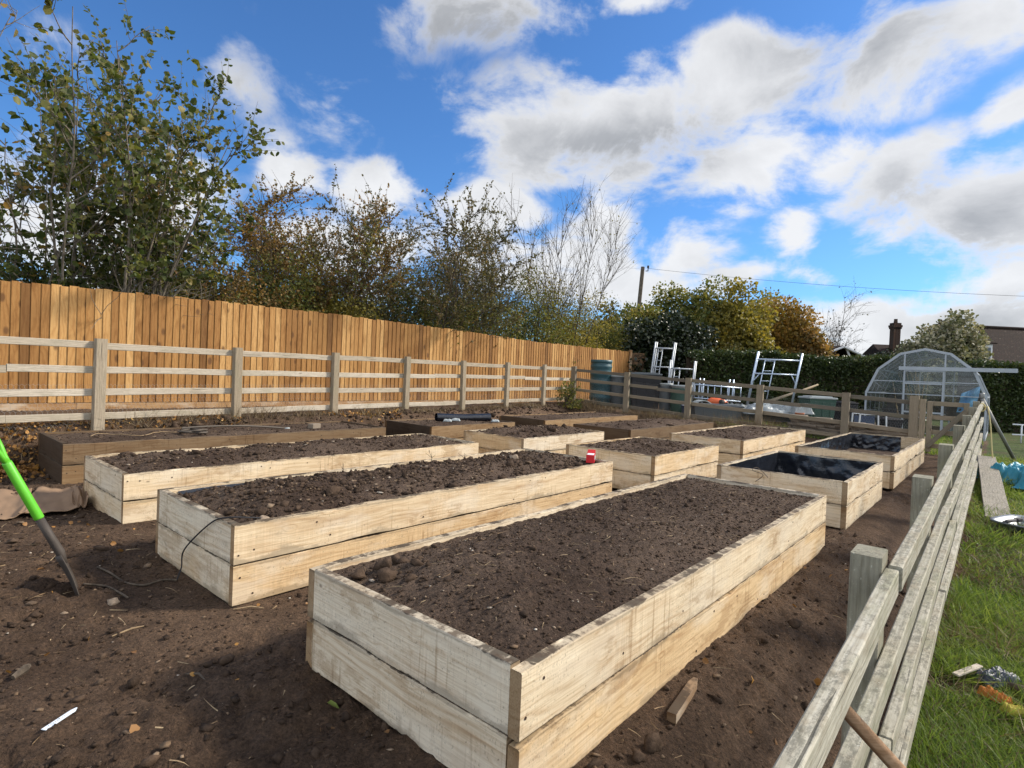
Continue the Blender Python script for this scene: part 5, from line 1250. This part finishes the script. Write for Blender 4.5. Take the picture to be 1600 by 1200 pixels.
# ------------------------------------------------------------------ right-hand side: leaning pole, rope, plank, tarp, tools
def hr(px, py, dz=0.0):                  # ground point on the grassy side seen at px,py
    z = -.15
    for _ in range(25):
        p = atz(px, py, z+dz); a, b = toab(p); z = float(HZ(a, b))
    return np.array((p[0], p[1], z+dz))
pb = hr(1589, 722); pt = at(1534, 622, 10.9)
o = MB(); o.tube([tuple(pb-np.array((0, 0, .05))), tuple(pt)], .032, 12); o.lathe([(.04, 0), (.045, .02), (.045, .08), (.035, .1), (0, .1)], 12, tuple(pt)); tag(o.build('steel_pole', m_plain('steel', (.22, .22, .21), .5, .5, .3, 12), None, True), 'long grey metal pole leaning against the far end of the right-hand fence', 'pole')
x, y = ab(12.9, .24); zt = .763-.05+.0406*(12.9-2.38)
M_ROPE = m_plain('yellow_rope', (.50, .42, .20), .8, 0, .2)
o = MB(); pts = []
for i in range(40):
    f = i/39; th = f*6.28*2; pts.append(tuple(np.array(ab(12.85+.03*f, .24+.045*math.cos(th)))) + (zt-.04+.065*math.sin(th),))
lx, ly = ab(12.75, .16)
for i in range(12):
    f = i/11; pts.append((lx-.0*f+.02*math.sin(f*6), ly-.25*f+.02*math.sin(f*4), zt-.02-(zt+.05)*f))
o.tube(pts, .011, 6); tag(o.build('rope', M_ROPE, None, True), 'pale yellow rope tied round the end of the right-hand fence and hanging down', 'rope')
def plank():
    p0 = hr(1560, 816); p1 = atz(1541, 717, .22); d = p1-p0; L = float(np.linalg.norm(d)); ang = math.atan2(d[1], d[0])
    M_PLK = m_weathered('old_plank', [(0, (.36, .33, .28)), (1, (.25, .23, .19))], .1, .2, .6)
    t = thing('scaffold_plank', 'long grey scaffold plank on the grass beside the right-hand fence', 'plank', tuple(p0), ang)
    t.rotation_euler = (0, -math.asin(d[2]/L), ang)
    o = board('plank', L, .24, .04, M_PLK, t, (0, 0, .03), 0, .3, 61)
    for xx in (.0, L-.05):
        b = MB(); b.box((xx+.025, 0, .03), (.03, .245, .044)); b.build('end_band', M_PLK, t)
    s = MB(); e = p1; s.box((0, 0, 0), (.3, .3, .16)); s.box((.02, .02, .12), (.26, .28, .09)); s.box((0, 0, -.13), (.34, .30, .11))
    ob = s.build('concrete_block', M_STONE, None, bevel=.01, loc=(e[0]-.1, e[1]-.12, .02), rot=(0, 0, .4)); tag(ob, 'rough grey blocks under the far end of the scaffold plank', 'blocks')
    # black tool lying across the near end
    q = hr(1574, 812, .08)
    tl = thing('hand_tool', 'short black hand tool lying on the near end of the plank', 'tool', (q[0]-.05, q[1]-.1, q[2]+.0), R(25))
    m = MB(); m.tube([(-.14, 0, .0), (-.05, .0, .012), (.10, 0, .01)], [.018, .02, .016], 8); m.build('handle', M_DARK, tl, True)
    m = MB(); m.box((.15, 0, .01), (.10, .05, .04)); m.build('head', M_DARK, tl, bevel=.008)
plank()
M_TARP = m_plain('blue_tarpaulin', (.03, .21, .29), .5, 0, .35, 5)
p = hr(1600, 760); crumple('tarpaulin', 'crumpled turquoise tarpaulin on the grass beyond the plank', 'tarpaulin', (p[0]+.55, p[1]+.1, p[2]), (1.6, 1.3), M_TARP, 3, .26, 80, 1.3)
def tray():
    p = hr(1604, 832); t = thing('metal_tray', 'shallow dented grey metal tray on the grass at the right edge', 'tray', tuple(p), .5)
    o = MB(); V = []; 
    def ring(sx, sy, z): return [(sx*c*(abs(c)**-.5 if abs(c) > .01 else 1), sy*s_*(abs(s_)**-.5 if abs(s_) > .01 else 1), z) for c, s_ in [(math.cos(2*math.pi*i/24), math.sin(2*math.pi*i/24)) for i in range(24)]]
    rg = [ring(.26, .17, .02), ring(.30, .21, .11), ring(.34, .25, .12), ring(.34, .25, .10), ring(.29, .20, .10), ring(.24, .15, .005)]
    V = [v for r in rg for v in r]; F = []
    for k in range(5):
        for i in range(24): F.append((k*24+i, k*24+(i+1) % 24, (k+1)*24+(i+1) % 24, (k+1)*24+i))
    F += [tuple(range(23, -1, -1)), tuple(5*24+i for i in range(24))]
    npmesh('body', V, F, m_plain('zinc', (.20, .22, .24), .5, .5, .35, 14), t, True)
    o = MB(); o.tube([(.30, -.10, .12), (.42, -.08, .14), (.44, 0, .145), (.42, .08, .14), (.30, .10, .12)], .012, 6); o.build('handle', M_DARK, t, True)
tray()
def rag_litter():
    p = hr(1560, 1085); crumple('cloth_scrap', 'bright orange cloth scrap on the grass at the right', 'cloth', tuple(hr(1555, 1095)), (.08, .15), m_plain('orange_cloth', (.40, .14, .025), .8, 0, .4, 20), 5, .05, 40, rotz=.3)
    crumple('plastic_scrap', 'dark blue-grey plastic scrap above the orange cloth', 'scrap', tuple(hr(1558, 1066)), (.22, .13), m_plain('slate_plastic', (.04, .05, .07), .45), 7, .06, 40, rotz=.2)
    crumple('cloth_scrap', 'small yellow scrap at the edge of the orange cloth', 'cloth', tuple(hr(1583, 1117)), (.10, .06), m_plain('yellow_cloth', (.33, .28, .04), .8, 0, .3, 20), 9, .05, 16)
    p = hr(1492, 1068); o = MB(); q = hr(1530, 1056); o.bar(tuple(p+np.array((0, 0, .05))), tuple(q+np.array((0, 0, .06))), .035, .012); ob = o.build('bark_strip', M_RAIL, None, bevel=.003); ob['tone'] = .0; tag(ob, 'pale strip of bark left of the dark plastic scrap', 'bark')
    a = hr(1575, 1085); b_ = hr(1660, 1120); o = MB(); o.tube([tuple(a+np.array((0, 0, .05))), tuple((a+b_)/2+np.array((0, .01, .06))), tuple(b_+np.array((0, 0, .05)))], [.02, .026, .024], 8); ob = o.build('dead_branch', M_BARK_D, None, True); tag(ob, 'dark dead branch lying right of the orange cloth', 'branch')
rag_litter()
def tool_handle():
    a = np.array(ab(1.44, .30)); 
    def onb(px, py, bb):
        d = ray(px, py); k = d[0]*SX[0]+d[1]*SX[1]; return CC+d*(bb/k)
    def onz(px, py, zz): return atz(px, py, zz)
    p1 = onz(1324, 1114, .545); p2 = onz(1415, 1216, .40)
    d = (p2-p1)/np.linalg.norm(p2-p1); p0 = p1-d*.05; p3 = p2+d*.55
    t = thing('garden_tool', 'garden tool with a worn wooden shaft poking out between the right-hand fence rails', 'tool', tuple(p0))
    o = MB(); o.tube([(0, 0, 0), tuple((p3-p0)*.5+np.array((0, 0, .004))), tuple(p3-p0)], [.0165, .0175, .0165], 14); o.build('shaft', m_board('ash_shaft', [(0, (.30, .19, .11)), (1, (.22, .14, .08))], knots=False, half=9), t, True)
tool_handle()
# black spiky spades and white ladder by the far hedge
for i, (px, py, Y) in enumerate([(1497, 697, 13.2), (1505, 701, 13.0), (1513, 699, 13.4), (1594, 696, 13.4)]):
    p = at(px, py, Y); t = thing('rubber_disc', 'black rubber disc standing on its edge beyond the end of the fence', 'disc', (p[0]+.25, Y, yz(Y, px)+.10), .3*i, 'black rubber discs beyond the fence end')
    o = MB(); o.lathe([(0, -.02), (.09, -.02), (.115, -.01), (.115, .02), (.09, .03), (.03, .03), (.03, .05), (0, .05)], 18, (0, 0, 0), Matrix.Rotation(R(75), 3, 'X')); o.build('disc', M_DARK, t, True)
p = at(1582, 672, 15.5); t = thing('white_rack', 'small white tubular rack in front of the right-hand hedge', 'rack', (p[0], 15.5, yz(15.5, 1582)))
o = MB(); H = at(1582, 663, 15.5)[2]-yz(15.5, 1582)
for zz in (H, H*.45): o.tube([(0, 0, zz), (1.3, 0, zz-.03)], .02, 8)
for xx in (.25, .9): o.tube([(xx, 0, 0), (xx, 0, H)], .02, 8)
o.build('frame', M_WHITE, t, True)

# ------------------------------------------------------------------ grass, weeds, fallen leaves
M_GRASS = m_leaf('grass_blade', [(0, (.065, .110, .020)), (.5, (.135, .205, .042)), (.85, (.23, .28, .070)), (1, (.40, .34, .15))], .42)
M_DRY = m_leaf('dry_stem', [(0, (.07, .048, .028)), (.5, (.16, .11, .06)), (.85, (.27, .20, .11)), (1, (.36, .29, .18))], .15)
M_FALLEN = m_leaf('fallen_leaf', [(0, (.10, .05, .02)), (.5, (.25, .12, .03)), (.8, (.38, .20, .05)), (1, (.45, .32, .12))], .1)
gr = np.random.default_rng(21)
def grass_patch(name, label, n, arange, brange, ln, wd, seed, bend=.5, power=1.0, mat=None, tilt=.45, clump=4.0):
    a = arange[0]+(arange[1]-arange[0])*gr.random(n)**power; b = brange[1]-(brange[1]-brange[0])*gr.random(n)**1.25
    keep = vnoise(a*clump, b*clump, seed) > .22; a, b = a[keep], b[keep]; n = len(a)
    x, y = ab(a, b); z = HZ(a, b, True)
    D = gr.normal(size=(n, 3))*tilt; D[:, 2] = 1.0
    flow = vnoise(a*1.7, b*1.7, seed+3)*6.28*1.5; D[:, 0] += .5*np.cos(flow); D[:, 1] += .5*np.sin(flow)
    D /= np.linalg.norm(D, axis=1, keepdims=True)
    tall = .55+.9*vnoise(a*2.2, b*2.2, seed+5)
    o = strips(name, np.stack([x, y, z-.005], -1), D, gr.uniform(ln*.5, ln*1.4, n)*tall, gr.uniform(wd*.6, wd*1.3, n), mat or M_GRASS, seed, bend*ln, 4)
    o['kind'] = 'stuff'; return tag(o, label)
grass_patch('grass', 'long green grass along the outside of the right-hand fence', 80000, (1.2, 5.5), (-2.3, .22), .10, .0050, 31, .95, 1.3, None, .85)
grass_patch('grass', 'rougher grass farther along the outside of the right-hand fence', 50000, (5.0, 15.5), (-3.6, .21), .13, .009, 32, .9, 1.4, None, .8)
grass_patch('dry_grass', 'matted straw among the grass at the right', 22000, (1.2, 9), (-2.3, .24), .15, .0040, 33, .9, 1.3, M_DRY, 1.5, 1.6)
grass_patch('grass', 'green grass in the yard behind the back fence', 16000, (14.2, 20), (.3, 5.4), .13, .012, 34, .5, 1.3)
# dry weeds along the bank, under the left fence
n = 9000; a = gr.uniform(.2, 14.0, n); br_ = 8.66+.11*(a-2.0); b = br_+gr.normal(size=n)*.16-.06
keep = (b > np.maximum(8.48, br_-.45)) & (vnoise(a*2.2, b*2, 41) > .25); a, b = a[keep], b[keep]; n = len(a); x, y = ab(a, b)
D = gr.normal(size=(n, 3))*.55; D[:, 2] = 1; D /= np.linalg.norm(D, axis=1, keepdims=True)
tl = .4+1.2*vnoise(a*1.3, b*0, 44)**2
o = strips('weeds', np.stack([x, y, HZ(a, b, True)-.01], -1), D, gr.uniform(.06, .28, n)*tl, gr.uniform(.003, .007, n), M_DRY, 42, .10, 4); o['kind'] = 'stuff'; tag(o, 'dead brown weeds along the bank under the left rail fence')
n = 7000; a = gr.uniform(12.9, 14.6, n); b = gr.uniform(.6, 10.0, n); a = 14.05+gr.normal(size=n)*.22
keep = (vnoise(a*1.5, b*1.6, 51) > .33) & (b > 3.2); a, b = a[keep], b[keep]; n = len(a); x, y = ab(a, b)
D = gr.normal(size=(n, 3))*.4; D[:, 2] = 1; D /= np.linalg.norm(D, axis=1, keepdims=True)
o = strips('weeds', np.stack([x, y, HZ(a, b, True)-.01], -1), D, gr.uniform(.08, .55, n)*(.3+vnoise(a, b*1.4, 55)), gr.uniform(.004, .009, n), M_DRY, 52, .12, 4); o['kind'] = 'stuff'; tag(o, 'grey-brown dead weeds along the foot of the back rail fence')
# bank clods and fallen leaves
n = 2600; a = gr.uniform(0, 14.2, n); br_ = 8.66+.11*(a-2.0); b = br_-gr.random(n)*1.0; ok = outside(a, b, .02); a, b = a[ok], b[ok]; x, y = ab(a, b); S = .020*np.exp(gr.normal(size=len(a))*.5)
o = clods('lumpy_soil', np.stack([x, y, HZ(a, b, True)+S*.2], -1), S, M_CLOD, 61); o['kind'] = 'stuff'; tag(o, 'lumpy dug soil on the bank behind the far beds')
n = 1500; a = gr.uniform(.1, 9.0, n); br_ = 8.66+.11*(a-2.0); b = br_+gr.normal(size=n)*.30-.1
ok = outside(a, b, .01) & (vnoise(a*1.2, b*0+3, 71) > .5); a, b = a[ok], b[ok]
a2 = 1.15+gr.normal(size=1500)*.42; b2 = 8.45+gr.normal(size=1500)*.33; ok = outside(a2, b2, .03); a = np.concatenate([a, a2[ok]]); b = np.concatenate([b, b2[ok]])
n = len(a); x, y = ab(a, b); Dn = gr.normal(size=(n, 3)); Dn[:, 2] *= .4
o = leaves('fallen_leaves', np.stack([x, y, HZ(a, b, True)+.012+.05*gr.random(n)], -1), Dn, gr.uniform(.022, .055, n), M_FALLEN, 72); o['kind'] = 'stuff'; tag(o, 'orange-brown fallen leaves heaped by the fence at far left')
n = 260; a, b = plot_pts(n, amin=-.4, amax=5, power=1.2); ok = outside(a, b, .02); a, b = a[ok], b[ok]; n = len(a); x, y = ab(a, b); Dn = gr.normal(size=(n, 3)); Dn[:, 2] *= .1
o = leaves('leaf_litter', np.stack([x, y, HZ(a, b, True)+.008], -1), Dn, gr.uniform(.015, .045, n), M_FALLEN, 73); o['kind'] = 'stuff'; tag(o, 'small dry leaves scattered over the bare soil')
# small live weed at the fence corner
p = at(886, 622, 16.6); bush('weed', 'small green bushy weed at the corner where the two rail fences meet', 'weed', (p[0], 16.6, .42), (.34, .3, .85), 700, 91, L_OLIVE, leaf=(.05, .015), clumps=16, cl=.3, stems=8)

# ------------------------------------------------------------------ things lying about the plot
def gnd(px, py, dz=0.0):
    z = 0.0
    for _ in range(12):
        p = atz(px, py, z+dz); a, b = toab(p); z = float(HZ(np.array(a), np.array(b), True))
    return np.array((p[0], p[1], z+dz))
def shovel():
    tip = gnd(119, 926); Yt = tip[1]
    # four joints of the tool on one leaning line
    j1 = at(96, 868, Yt*1.0); j2 = at(62, 811, Yt*.985); j3 = at(10, 722, Yt*.965); j4 = at(0, 690, Yt*.96)
    t = thing('shovel', 'spade with a lime green plastic handle stuck upright in the soil', 'spade', tuple(tip))
    def q(p): return Vector(tuple(np.array(p)-tip))
    M_LIME = m_plain('lime_plastic', (.095, .42, .02), .45, 0, .32, 14, .5); M_STEEL = m_plain('worn_steel', (.060, .050, .042), .65, .25, .5, 18, .3, .3)
    # blade seen almost edge on: a curved dished plate
    ax = (q(j1)-Vector((0, 0, 0))); up = ax.normalized(); side = Vector((-.66, .75, .05)); side = (side-up*side.dot(up)).normalized(); nm = up.cross(side)
    V = []; F = []; n, m = 10, 8; L = ax.length
    for i in range(n+1):
        s = i/n; wd = .085*(1-.85*max(0, (.35-s)/.35)**2) if s < .35 else .085
        if s > .9: wd *= .92
        for j in range(m+1):
            u = j/m*2-1; c = up*(s*L*1.02-.10*(1-s))+side*(u*wd)+nm*(.030*(1-u*u)*(.35+.65*s)-.012*math.sin(s*3.1))
            V.append(c)
    for i in range(n):
        for j in range(m): F.append((i*(m+1)+j, (i+1)*(m+1)+j, (i+1)*(m+1)+j+1, i*(m+1)+j+1))
    o = npmesh('blade', V, F, M_STEEL, t, True); s_ = o.modifiers.new('thick', 'SOLIDIFY'); s_.thickness = .004
    m_ = MB(); m_.tube([q(j1)-up*.05, q(j1)+up*.02, q(j2)*.45+q(j1)*.55, q(j2)+(q(j2)-q(j1))*.04], [.014, .022, .021, .0205], 14); m_.build('socket', M_STEEL, t, True)
    m_ = MB(); ax2 = (q(j3)-q(j2)); m_.tube([q(j2), q(j2)+ax2*.02, q(j2)+ax2*.96, q(j3)], [.020, .0235, .0230, .022], 18); m_.build('shaft', M_LIME, t, True)
    m_ = MB(); d = (q(j4)-q(j3)); d2 = ax2.normalized(); sd = Vector((.5, -.86, 0)); sd = (sd-d2*sd.dot(d2)).normalized()
    e = q(j3)
    for k in (-1, 1): m_.tube([e-d2*.02, e+d2*.03+sd*.018*k, e+d2*.09+sd*.05*k, e+d2*.15+sd*.055*k], [.018, .014, .013, .014], 10)
    m_.tube([e+d2*.15-sd*.072, e+d2*.155-sd*.03, e+d2*.155+sd*.03, e+d2*.15+sd*.072], [.013, .016, .016, .013], 12); m_.build('grip', M_LIME, t, True)
    for f in (.12, .2):
        pass
shovel()
def sheet_on_ground():
    M_CARD = m_plain('brown_board', (.23, .155, .10), .85, 0, .4, 5, .1)
    c = gnd(62, 800); 
    def flap(corners, name, label, seed, lift):
        P = [np.array(gnd(*q)) for q in corners]; N = 24; V = []; F = []
        for i in range(N+1):
            for j in range(N+1):
                u, v = i/N, j/N; p = (P[0]*(1-u)+P[1]*u)*(1-v)+(P[3]*(1-u)+P[2]*u)*v
                p = p+np.array((0, 0, .015+lift*(.35+1.2*float(fbm(np.array(u*2.2+seed), np.array(v*2.2), seed, 3)))+lift*1.3*max(0, u-.72)**1.2*2.0)); V.append(p-P[0])
        for i in range(N):
            for j in range(N): F.append((i*(N+1)+j, (i+1)*(N+1)+j, (i+1)*(N+1)+j+1, i*(N+1)+j+1))
        o = npmesh(name, V, F, M_CARD, None, True, tuple(P[0])); s = o.modifiers.new('thick', 'SOLIDIFY'); s.thickness = .006; tag(o, label, 'cardboard')
    flap([(-30, 818), (42, 811), (50, 770), (-20, 768)], 'cardboard_sheet', 'dirty buckled cardboard sheet at the left edge behind the spade', 3, .05)
    flap([(28, 812), (122, 802), (112, 770), (60, 768)], 'cardboard_sheet', 'dirty cardboard sheet between the spade handle and the cream bed', 7, .06)
    flap([(112, 800), (137, 797), (134, 772), (112, 776)], 'cardboard_sheet', 'torn cardboard corner curling up against the cream bed', 9, .13)
sheet_on_ground()
def white_label():
    a = gnd(68, 1141, .006); b = gnd(120, 1110, .010); d = b-a; L = float(np.linalg.norm(d)); ang = math.atan2(d[1], d[0])
    t = thing('plant_label', 'white plastic plant label lying on bare soil at lower left', 'plant label', tuple(a), ang)
    m = MB(); w2 = .0105; m.add([(0, -w2, 0), (L*.88, -w2, .002), (L, -.002, .004), (L, .002, .004), (L*.88, w2, .002), (0, w2, 0)]+[(0, -w2, .002), (L*.88, -w2, .004), (L, -.002, .006), (L, .002, .006), (L*.88, w2, .004), (0, w2, .002)],
        [(5, 4, 3, 2, 1, 0), (6, 7, 8, 9, 10, 11)]+[(i, (i+1) % 6, (i+1) % 6+6, i+6) for i in range(6)]); m.build('strip', m_plain('white_plastic', (.62, .68, .74), .4, 0, .08, 30), t)
    m = MB(); rng = random.Random(2); xx = .02
    while xx < L*.62:
        w3 = rng.uniform(.003, .007); m.box((xx, rng.uniform(-.002, .002), .0035+.002*xx/L), (w3*.3, rng.uniform(.003, .008), .0006)); xx += w3+.003
    m.build('pencil_marks', m_plain('pencil', (.12, .13, .16), .6), t)
white_label()
def stake():
    a = gnd(1049, 1122, .02); b = gnd(1088, 1056, .02); d = b-a; L = float(np.linalg.norm(d)); ang = math.atan2(d[1], d[0])
    t = thing('wooden_stake', 'short brown wooden stake lying on the soil below the nearest bed', 'stake', tuple(a), ang)
    m = MB(); h = .020; w2 = .019
    V = [(0, -w2, -h), (0, w2, -h), (0, w2, h), (0, -w2, h)]+[(L*.82, -w2, -h), (L*.82, w2, -h), (L*.82, w2, h), (L*.82, -w2, h)]+[(L, -.006, -h), (L, .012, -h), (L, .012, h*.8), (L, -.006, h*.8)]
    m.add(V, [(3, 2, 1, 0), (8, 9, 10, 11)]+[(k*4+i, k*4+(i+1) % 4, (k+1)*4+(i+1) % 4, (k+1)*4+i) for k in range(2) for i in range(4)])
    o = m.build('stake', m_board('brown_stake', [(0, (.30, .20, .12)), (1, (.2, .13, .08))], half=.02, saw=.2), t, bevel=.002)
stake()
def bedpt(bedt, x, y):                     # world point on the soil of a bed, local metres
    r, hz = bedt; e = min(x-BT, y-BT, BW-BT-y, 1); z = float(hz(np.array(x), np.array(y), np.array(max(e, 0.))))
    return np.array((r.location.x+x*AX[0]+y*SX[0], r.location.y+x*AX[1]+y*SX[1], r.location.z+z))
def red_box():
    p = bedpt(B_, 3.78, .17); t = thing('carton', 'small red and white carton on the far corner of the second bed', 'carton', (p[0], p[1], p[2]+.045), YAW+.5)
    m = MB(); m.box((0, 0, 0), (.15, .085, .085)); m.build('box', m_plain('red_card', (.55, .015, .02), .45, 0, .15), t, bevel=.003)
    m = MB(); m.box((-.02, -.0465, .012), (.07, .002, .04)); m.box((0, 0, .0435), (.13, .07, .002)); m.build('white_panel', M_WHITE, t)
    m = MB(); V = [(.08, -.045, .0425), (.08, .045, .0425), (.13, .04, .075), (.13, -.04, .075)]; m.add(V, [(0, 1, 2, 3)]); o = m.build('flap', m_plain('red_flap', (.50, .02, .02), .5), t); s = o.modifiers.new('thick', 'SOLIDIFY'); s.thickness = .002
red_box()
def pipe_roll():
    p = bedpt(J_, .75, .75); q = bedpt(J_, 1.75, .38); t = thing('pipe_roll', 'thick roll of black plastic lying across the dark bed by the bank', 'roll', tuple(p+np.array((0, 0, .07))))
    d = Vector(tuple(q-p)); m = MB(); 
    prof = [(0, 0, 0)]; m.tube([Vector((0, 0, 0)), d*.5+Vector((0, 0, -.012)), d], [.075, .07, .078], 18, cap=False)
    m.tube([d*.001, d*.5+Vector((0, 0, -.012)), d*.999], [.055, .05, .058], 18, cap=False); o = m.build('roll', M_LINER, t, True)
    for k, (x, y) in enumerate([(.80, .50), (.95, .45), (1.72, .2)]):
        r = bedpt(J_, x, y); crumple('plastic_scrap', 'pale grey plastic scrap beside the black roll', 'scrap', tuple(r), (.16, .12), M_PALE, 31+k, .05, 16)['group'] = 'plastic scraps by the black roll'
pipe_roll()
def hose():
    t = thing('garden_hose', 'brown hose coiled on the soil of the oldest dark bed', 'hose', tuple(bedpt(D_, 1.35, .33)))
    o0 = bedpt(D_, 1.35, .33); m = MB(); pts = []
    for i in range(60):
        th = i/59*6.28*2.6; r = .14-.02*math.sin(i); pts.append(Vector((math.cos(th)*r, math.sin(th)*r*.9, .02+.0008*i+.01*math.sin(th*1.7))))
    e = Vector(tuple(bedpt(D_, 2.6, .45)-o0)); s = pts[-1]
    for i in range(1, 14): f = i/13; pts.append(s*(1-f)+e*f+Vector((0, 0, .03*math.sin(f*3.1)+.01)))
    m.tube(pts, .013, 8); m.build('hose', m_plain('hose_rubber', (.075, .06, .045), .6, 0, .3), t, True)
    m = MB(); m.tube([e, e+Vector((.06, .03, .005))], [.02, .016], 10); m.build('connector', M_PALE, t, True)
    r = bedpt(D_, 3.0, .35); tag(MB().box((0, 0, .035), (.17, .10, .07)).build('brick', M_STONE, None, bevel=.008, loc=tuple(r), rot=(0, 0, 1.2)), 'small brown brick on the front edge of the oldest dark bed', 'brick')
    m = MB(); pts = []; 
    for i in range(30): f = i/29; q = bedpt(D_, .35+.9*f, .55+.12*math.sin(f*9)); pts.append(tuple(q+np.array((0, 0, .01))))
    m.tube(pts, .005, 6); tag(m.build('string', M_STRAW, None, True), 'loose loop of pale string on the near end of the oldest dark bed', 'string')
hose()
def cable(name, label, cat, pts, r, mat): 
    P = []; n = len(pts)
    for i in range(n-1):                    # Catmull-Rom through the given points
        p0, p1, p2, p3 = (np.array(pts[max(i-1, 0)]), np.array(pts[i]), np.array(pts[i+1]), np.array(pts[min(i+2, n-1)]))
        for k in range(6):
            t = k/6; P.append(tuple(.5*((2*p1)+(-p0+p2)*t+(2*p0-5*p1+4*p2-p3)*t*t+(-p0+3*p1-3*p2+p3)*t**3)))
    P.append(tuple(pts[-1])); m = MB(); m.tube(P, r, 6); return tag(m.build(name, mat, None, True), label, cat)
def onface(a, y, z): # point just off the near end of bed B, local y,z
    r = B_[0]; return np.array((r.location.x+a*AX[0]+y*SX[0], r.location.y+a*AX[1]+y*SX[1], z))
cable('cable', 'thin black cable hanging over the near end of the second bed', 'cable', [bedpt(B_, .2, .12)+np.array((0, 0, .02)), onface(.02, .14, .462), onface(-.012, .30, .40), onface(-.03, .62, .18), onface(-.03, .66, .06), onface(-.08, .58, .015)], .0045, M_DARK)
cable('root', 'long thin root trailing over the soil from the second bed towards the spade', 'root', [onface(-.08, .58, .012)]+[gnd(x, y, .012) for x, y in ((255, 906), (225, 914), (196, 910), (172, 895), (152, 886))], .006, M_BARK_D)
cable('root', 'forked root on the soil right of the spade', 'root', [gnd(x, y, .012) for x, y in ((130, 915), (165, 916), (185, 925), (200, 934))], .006, M_BARK_D)
cable('wire', 'bent rusty wire sticking up behind the far end of the nearest bed', 'wire', [bedpt(A_, 3.86, .55), bedpt(A_, 3.9, .5)+np.array((0, 0, .06)), np.array(at(1176, 735, 4.9)), np.array(at(1184, 731, 5.0)), np.array(at(1200, 746, 4.8))], .003, M_BARK_D)
for k, (bed_, x, y, hgt, nm) in enumerate([(B_, 1.35, 1.14, .11, 'small forked twig at the back edge of the second bed'), (B_, 2.35, 1.10, .14, 'taller upright twig at the back edge of the second bed'), (B_, 2.75, 1.1, .10, 'bent twig beside the dark clod in the second bed')]):
    p = bedpt(bed_, x, y); m = MB(); rng = random.Random(k)
    e = p+np.array((rng.uniform(-.04, .04), rng.uniform(-.03, .03), hgt)); md = (p+e)/2+np.array((.02, 0, 0))
    m.tube([tuple(p), tuple(md), tuple(e)], [.004, .003, .0015], 5)
    for q in range(3): m.tube([tuple(md), tuple(md+np.array((rng.uniform(-.07, .07), rng.uniform(-.05, .05), rng.uniform(.01, .06))))], [.0025, .001], 5)
    tag(m.build('twig', M_BARK_D), nm, 'twig')
for k, (p0, p1, nm) in enumerate([((752, 892), (815, 895), 'straight bare twig on the soil of the nearest bed'), ]):
    a = atz(*p0, .475); b = atz(*p1, .475); m = MB(); m.tube([tuple(a), tuple((a+b)/2+np.array((0, 0, .006))), tuple(b)], [.003, .004, .0025], 6); tag(m.build('twig', M_STRAW), nm, 'twig')
for k, (p0, p1, nm) in enumerate([((175, 994), (225, 978), 'pale curved twig on bare soil left of the second bed'), ((20, 1058), (45, 1040), 'chunky bark piece at the left edge'), ((365, 952), (412, 950), 'dry stalk below the near corner of the second bed'), ((290, 1050), (320, 1062), 'dark short stick lying on bare soil at lower left')]):
    a = gnd(*p0, .008); b = gnd(*p1, .008); m = MB(); r_ = .018 if 'bark' in nm else .005; m.tube([tuple(a), tuple((a+b)/2+np.array((.01, .01, .008))), tuple(b)], [r_*.7, r_, r_*.5], 7); tag(m.build('stick', M_STRAW if 'pale' in nm or 'dry' in nm else M_BARK_D), nm, 'stick')
a = gnd(511, 1098, .012); leaves('leaf', [tuple(a)], [(.9, .3, .05)], [.075], m_plain('green_leaf', (.16, .20, .045), .5), 3, None, .2); tag(bpy.data.objects['leaf'], 'single narrow yellow-green leaf on soil by the nearest bed', 'leaf')
# large clods and stones
def lump(name, label, cat, p, r, seed, mat, group=None, flat=.75):
    o = clods(name, [tuple(p)], [r*.85], mat, seed, None, flat, ICO2, .15 if mat is M_CHIP else .26)
    return tag(o, label, cat, group)
for k, (x, y, r) in enumerate([(.13, 1.04, .036), (.24, 1.00, .050), (.17, .90, .034), (.36, 1.07, .036), (.31, .88, .026), (.33, .99, .030), (.45, 1.02, .028), (.22, .80, .022)]):
    p = bedpt(A_, x, y); lump('soil_clod', 'rounded clod of brown soil in the left corner of the nearest bed', 'clod', p+np.array((0, 0, r*.35)), r, 300+k, M_CLOD, 'clods in the corner of the nearest bed')
for k, (x, y, r, nm) in enumerate([(.22, .13, .035, 'round tan stone inside the near right corner of the second bed'), (3.05, .62, .045, 'tan cobble near the far end of the second bed'), (1.9, 1.06, .05, 'round stone by the back edge of the second bed'), (2.85, 1.05, .06, 'dark lump of soil by the back edge of the second bed')]):
    p = bedpt(B_, x, y); lump('cobble' if 'soil' not in nm else 'soil_clod', nm, 'stone' if 'soil' not in nm else 'clod', p+np.array((0, 0, .012)), r, 320+k, M_CHIP if 'soil' not in nm else M_CLOD)
for k, (px, py, r, nm) in enumerate([(178, 941, .030, 'flat pale stone on bare soil right of the spade'), (352, 1032, .034, 'dark round clod on bare soil left of the nearest bed'), (403, 1053, .028, 'smaller clod just right of the dark round one'), (605, 1130, .040, 'dark lump at the foot of the nearest bed end'), (1018, 1165, .034, 'big clod on the soil below the wooden stake'), (1000, 1182, .026, 'clod half buried left of the big one below the stake')]):
    lump('stone' if 'stone' in nm else 'soil_clod', nm, 'stone' if 'stone' in nm else 'clod', gnd(px, py, .008), r, 340+k, M_CHIP if 'pale' in nm else M_CLOD)
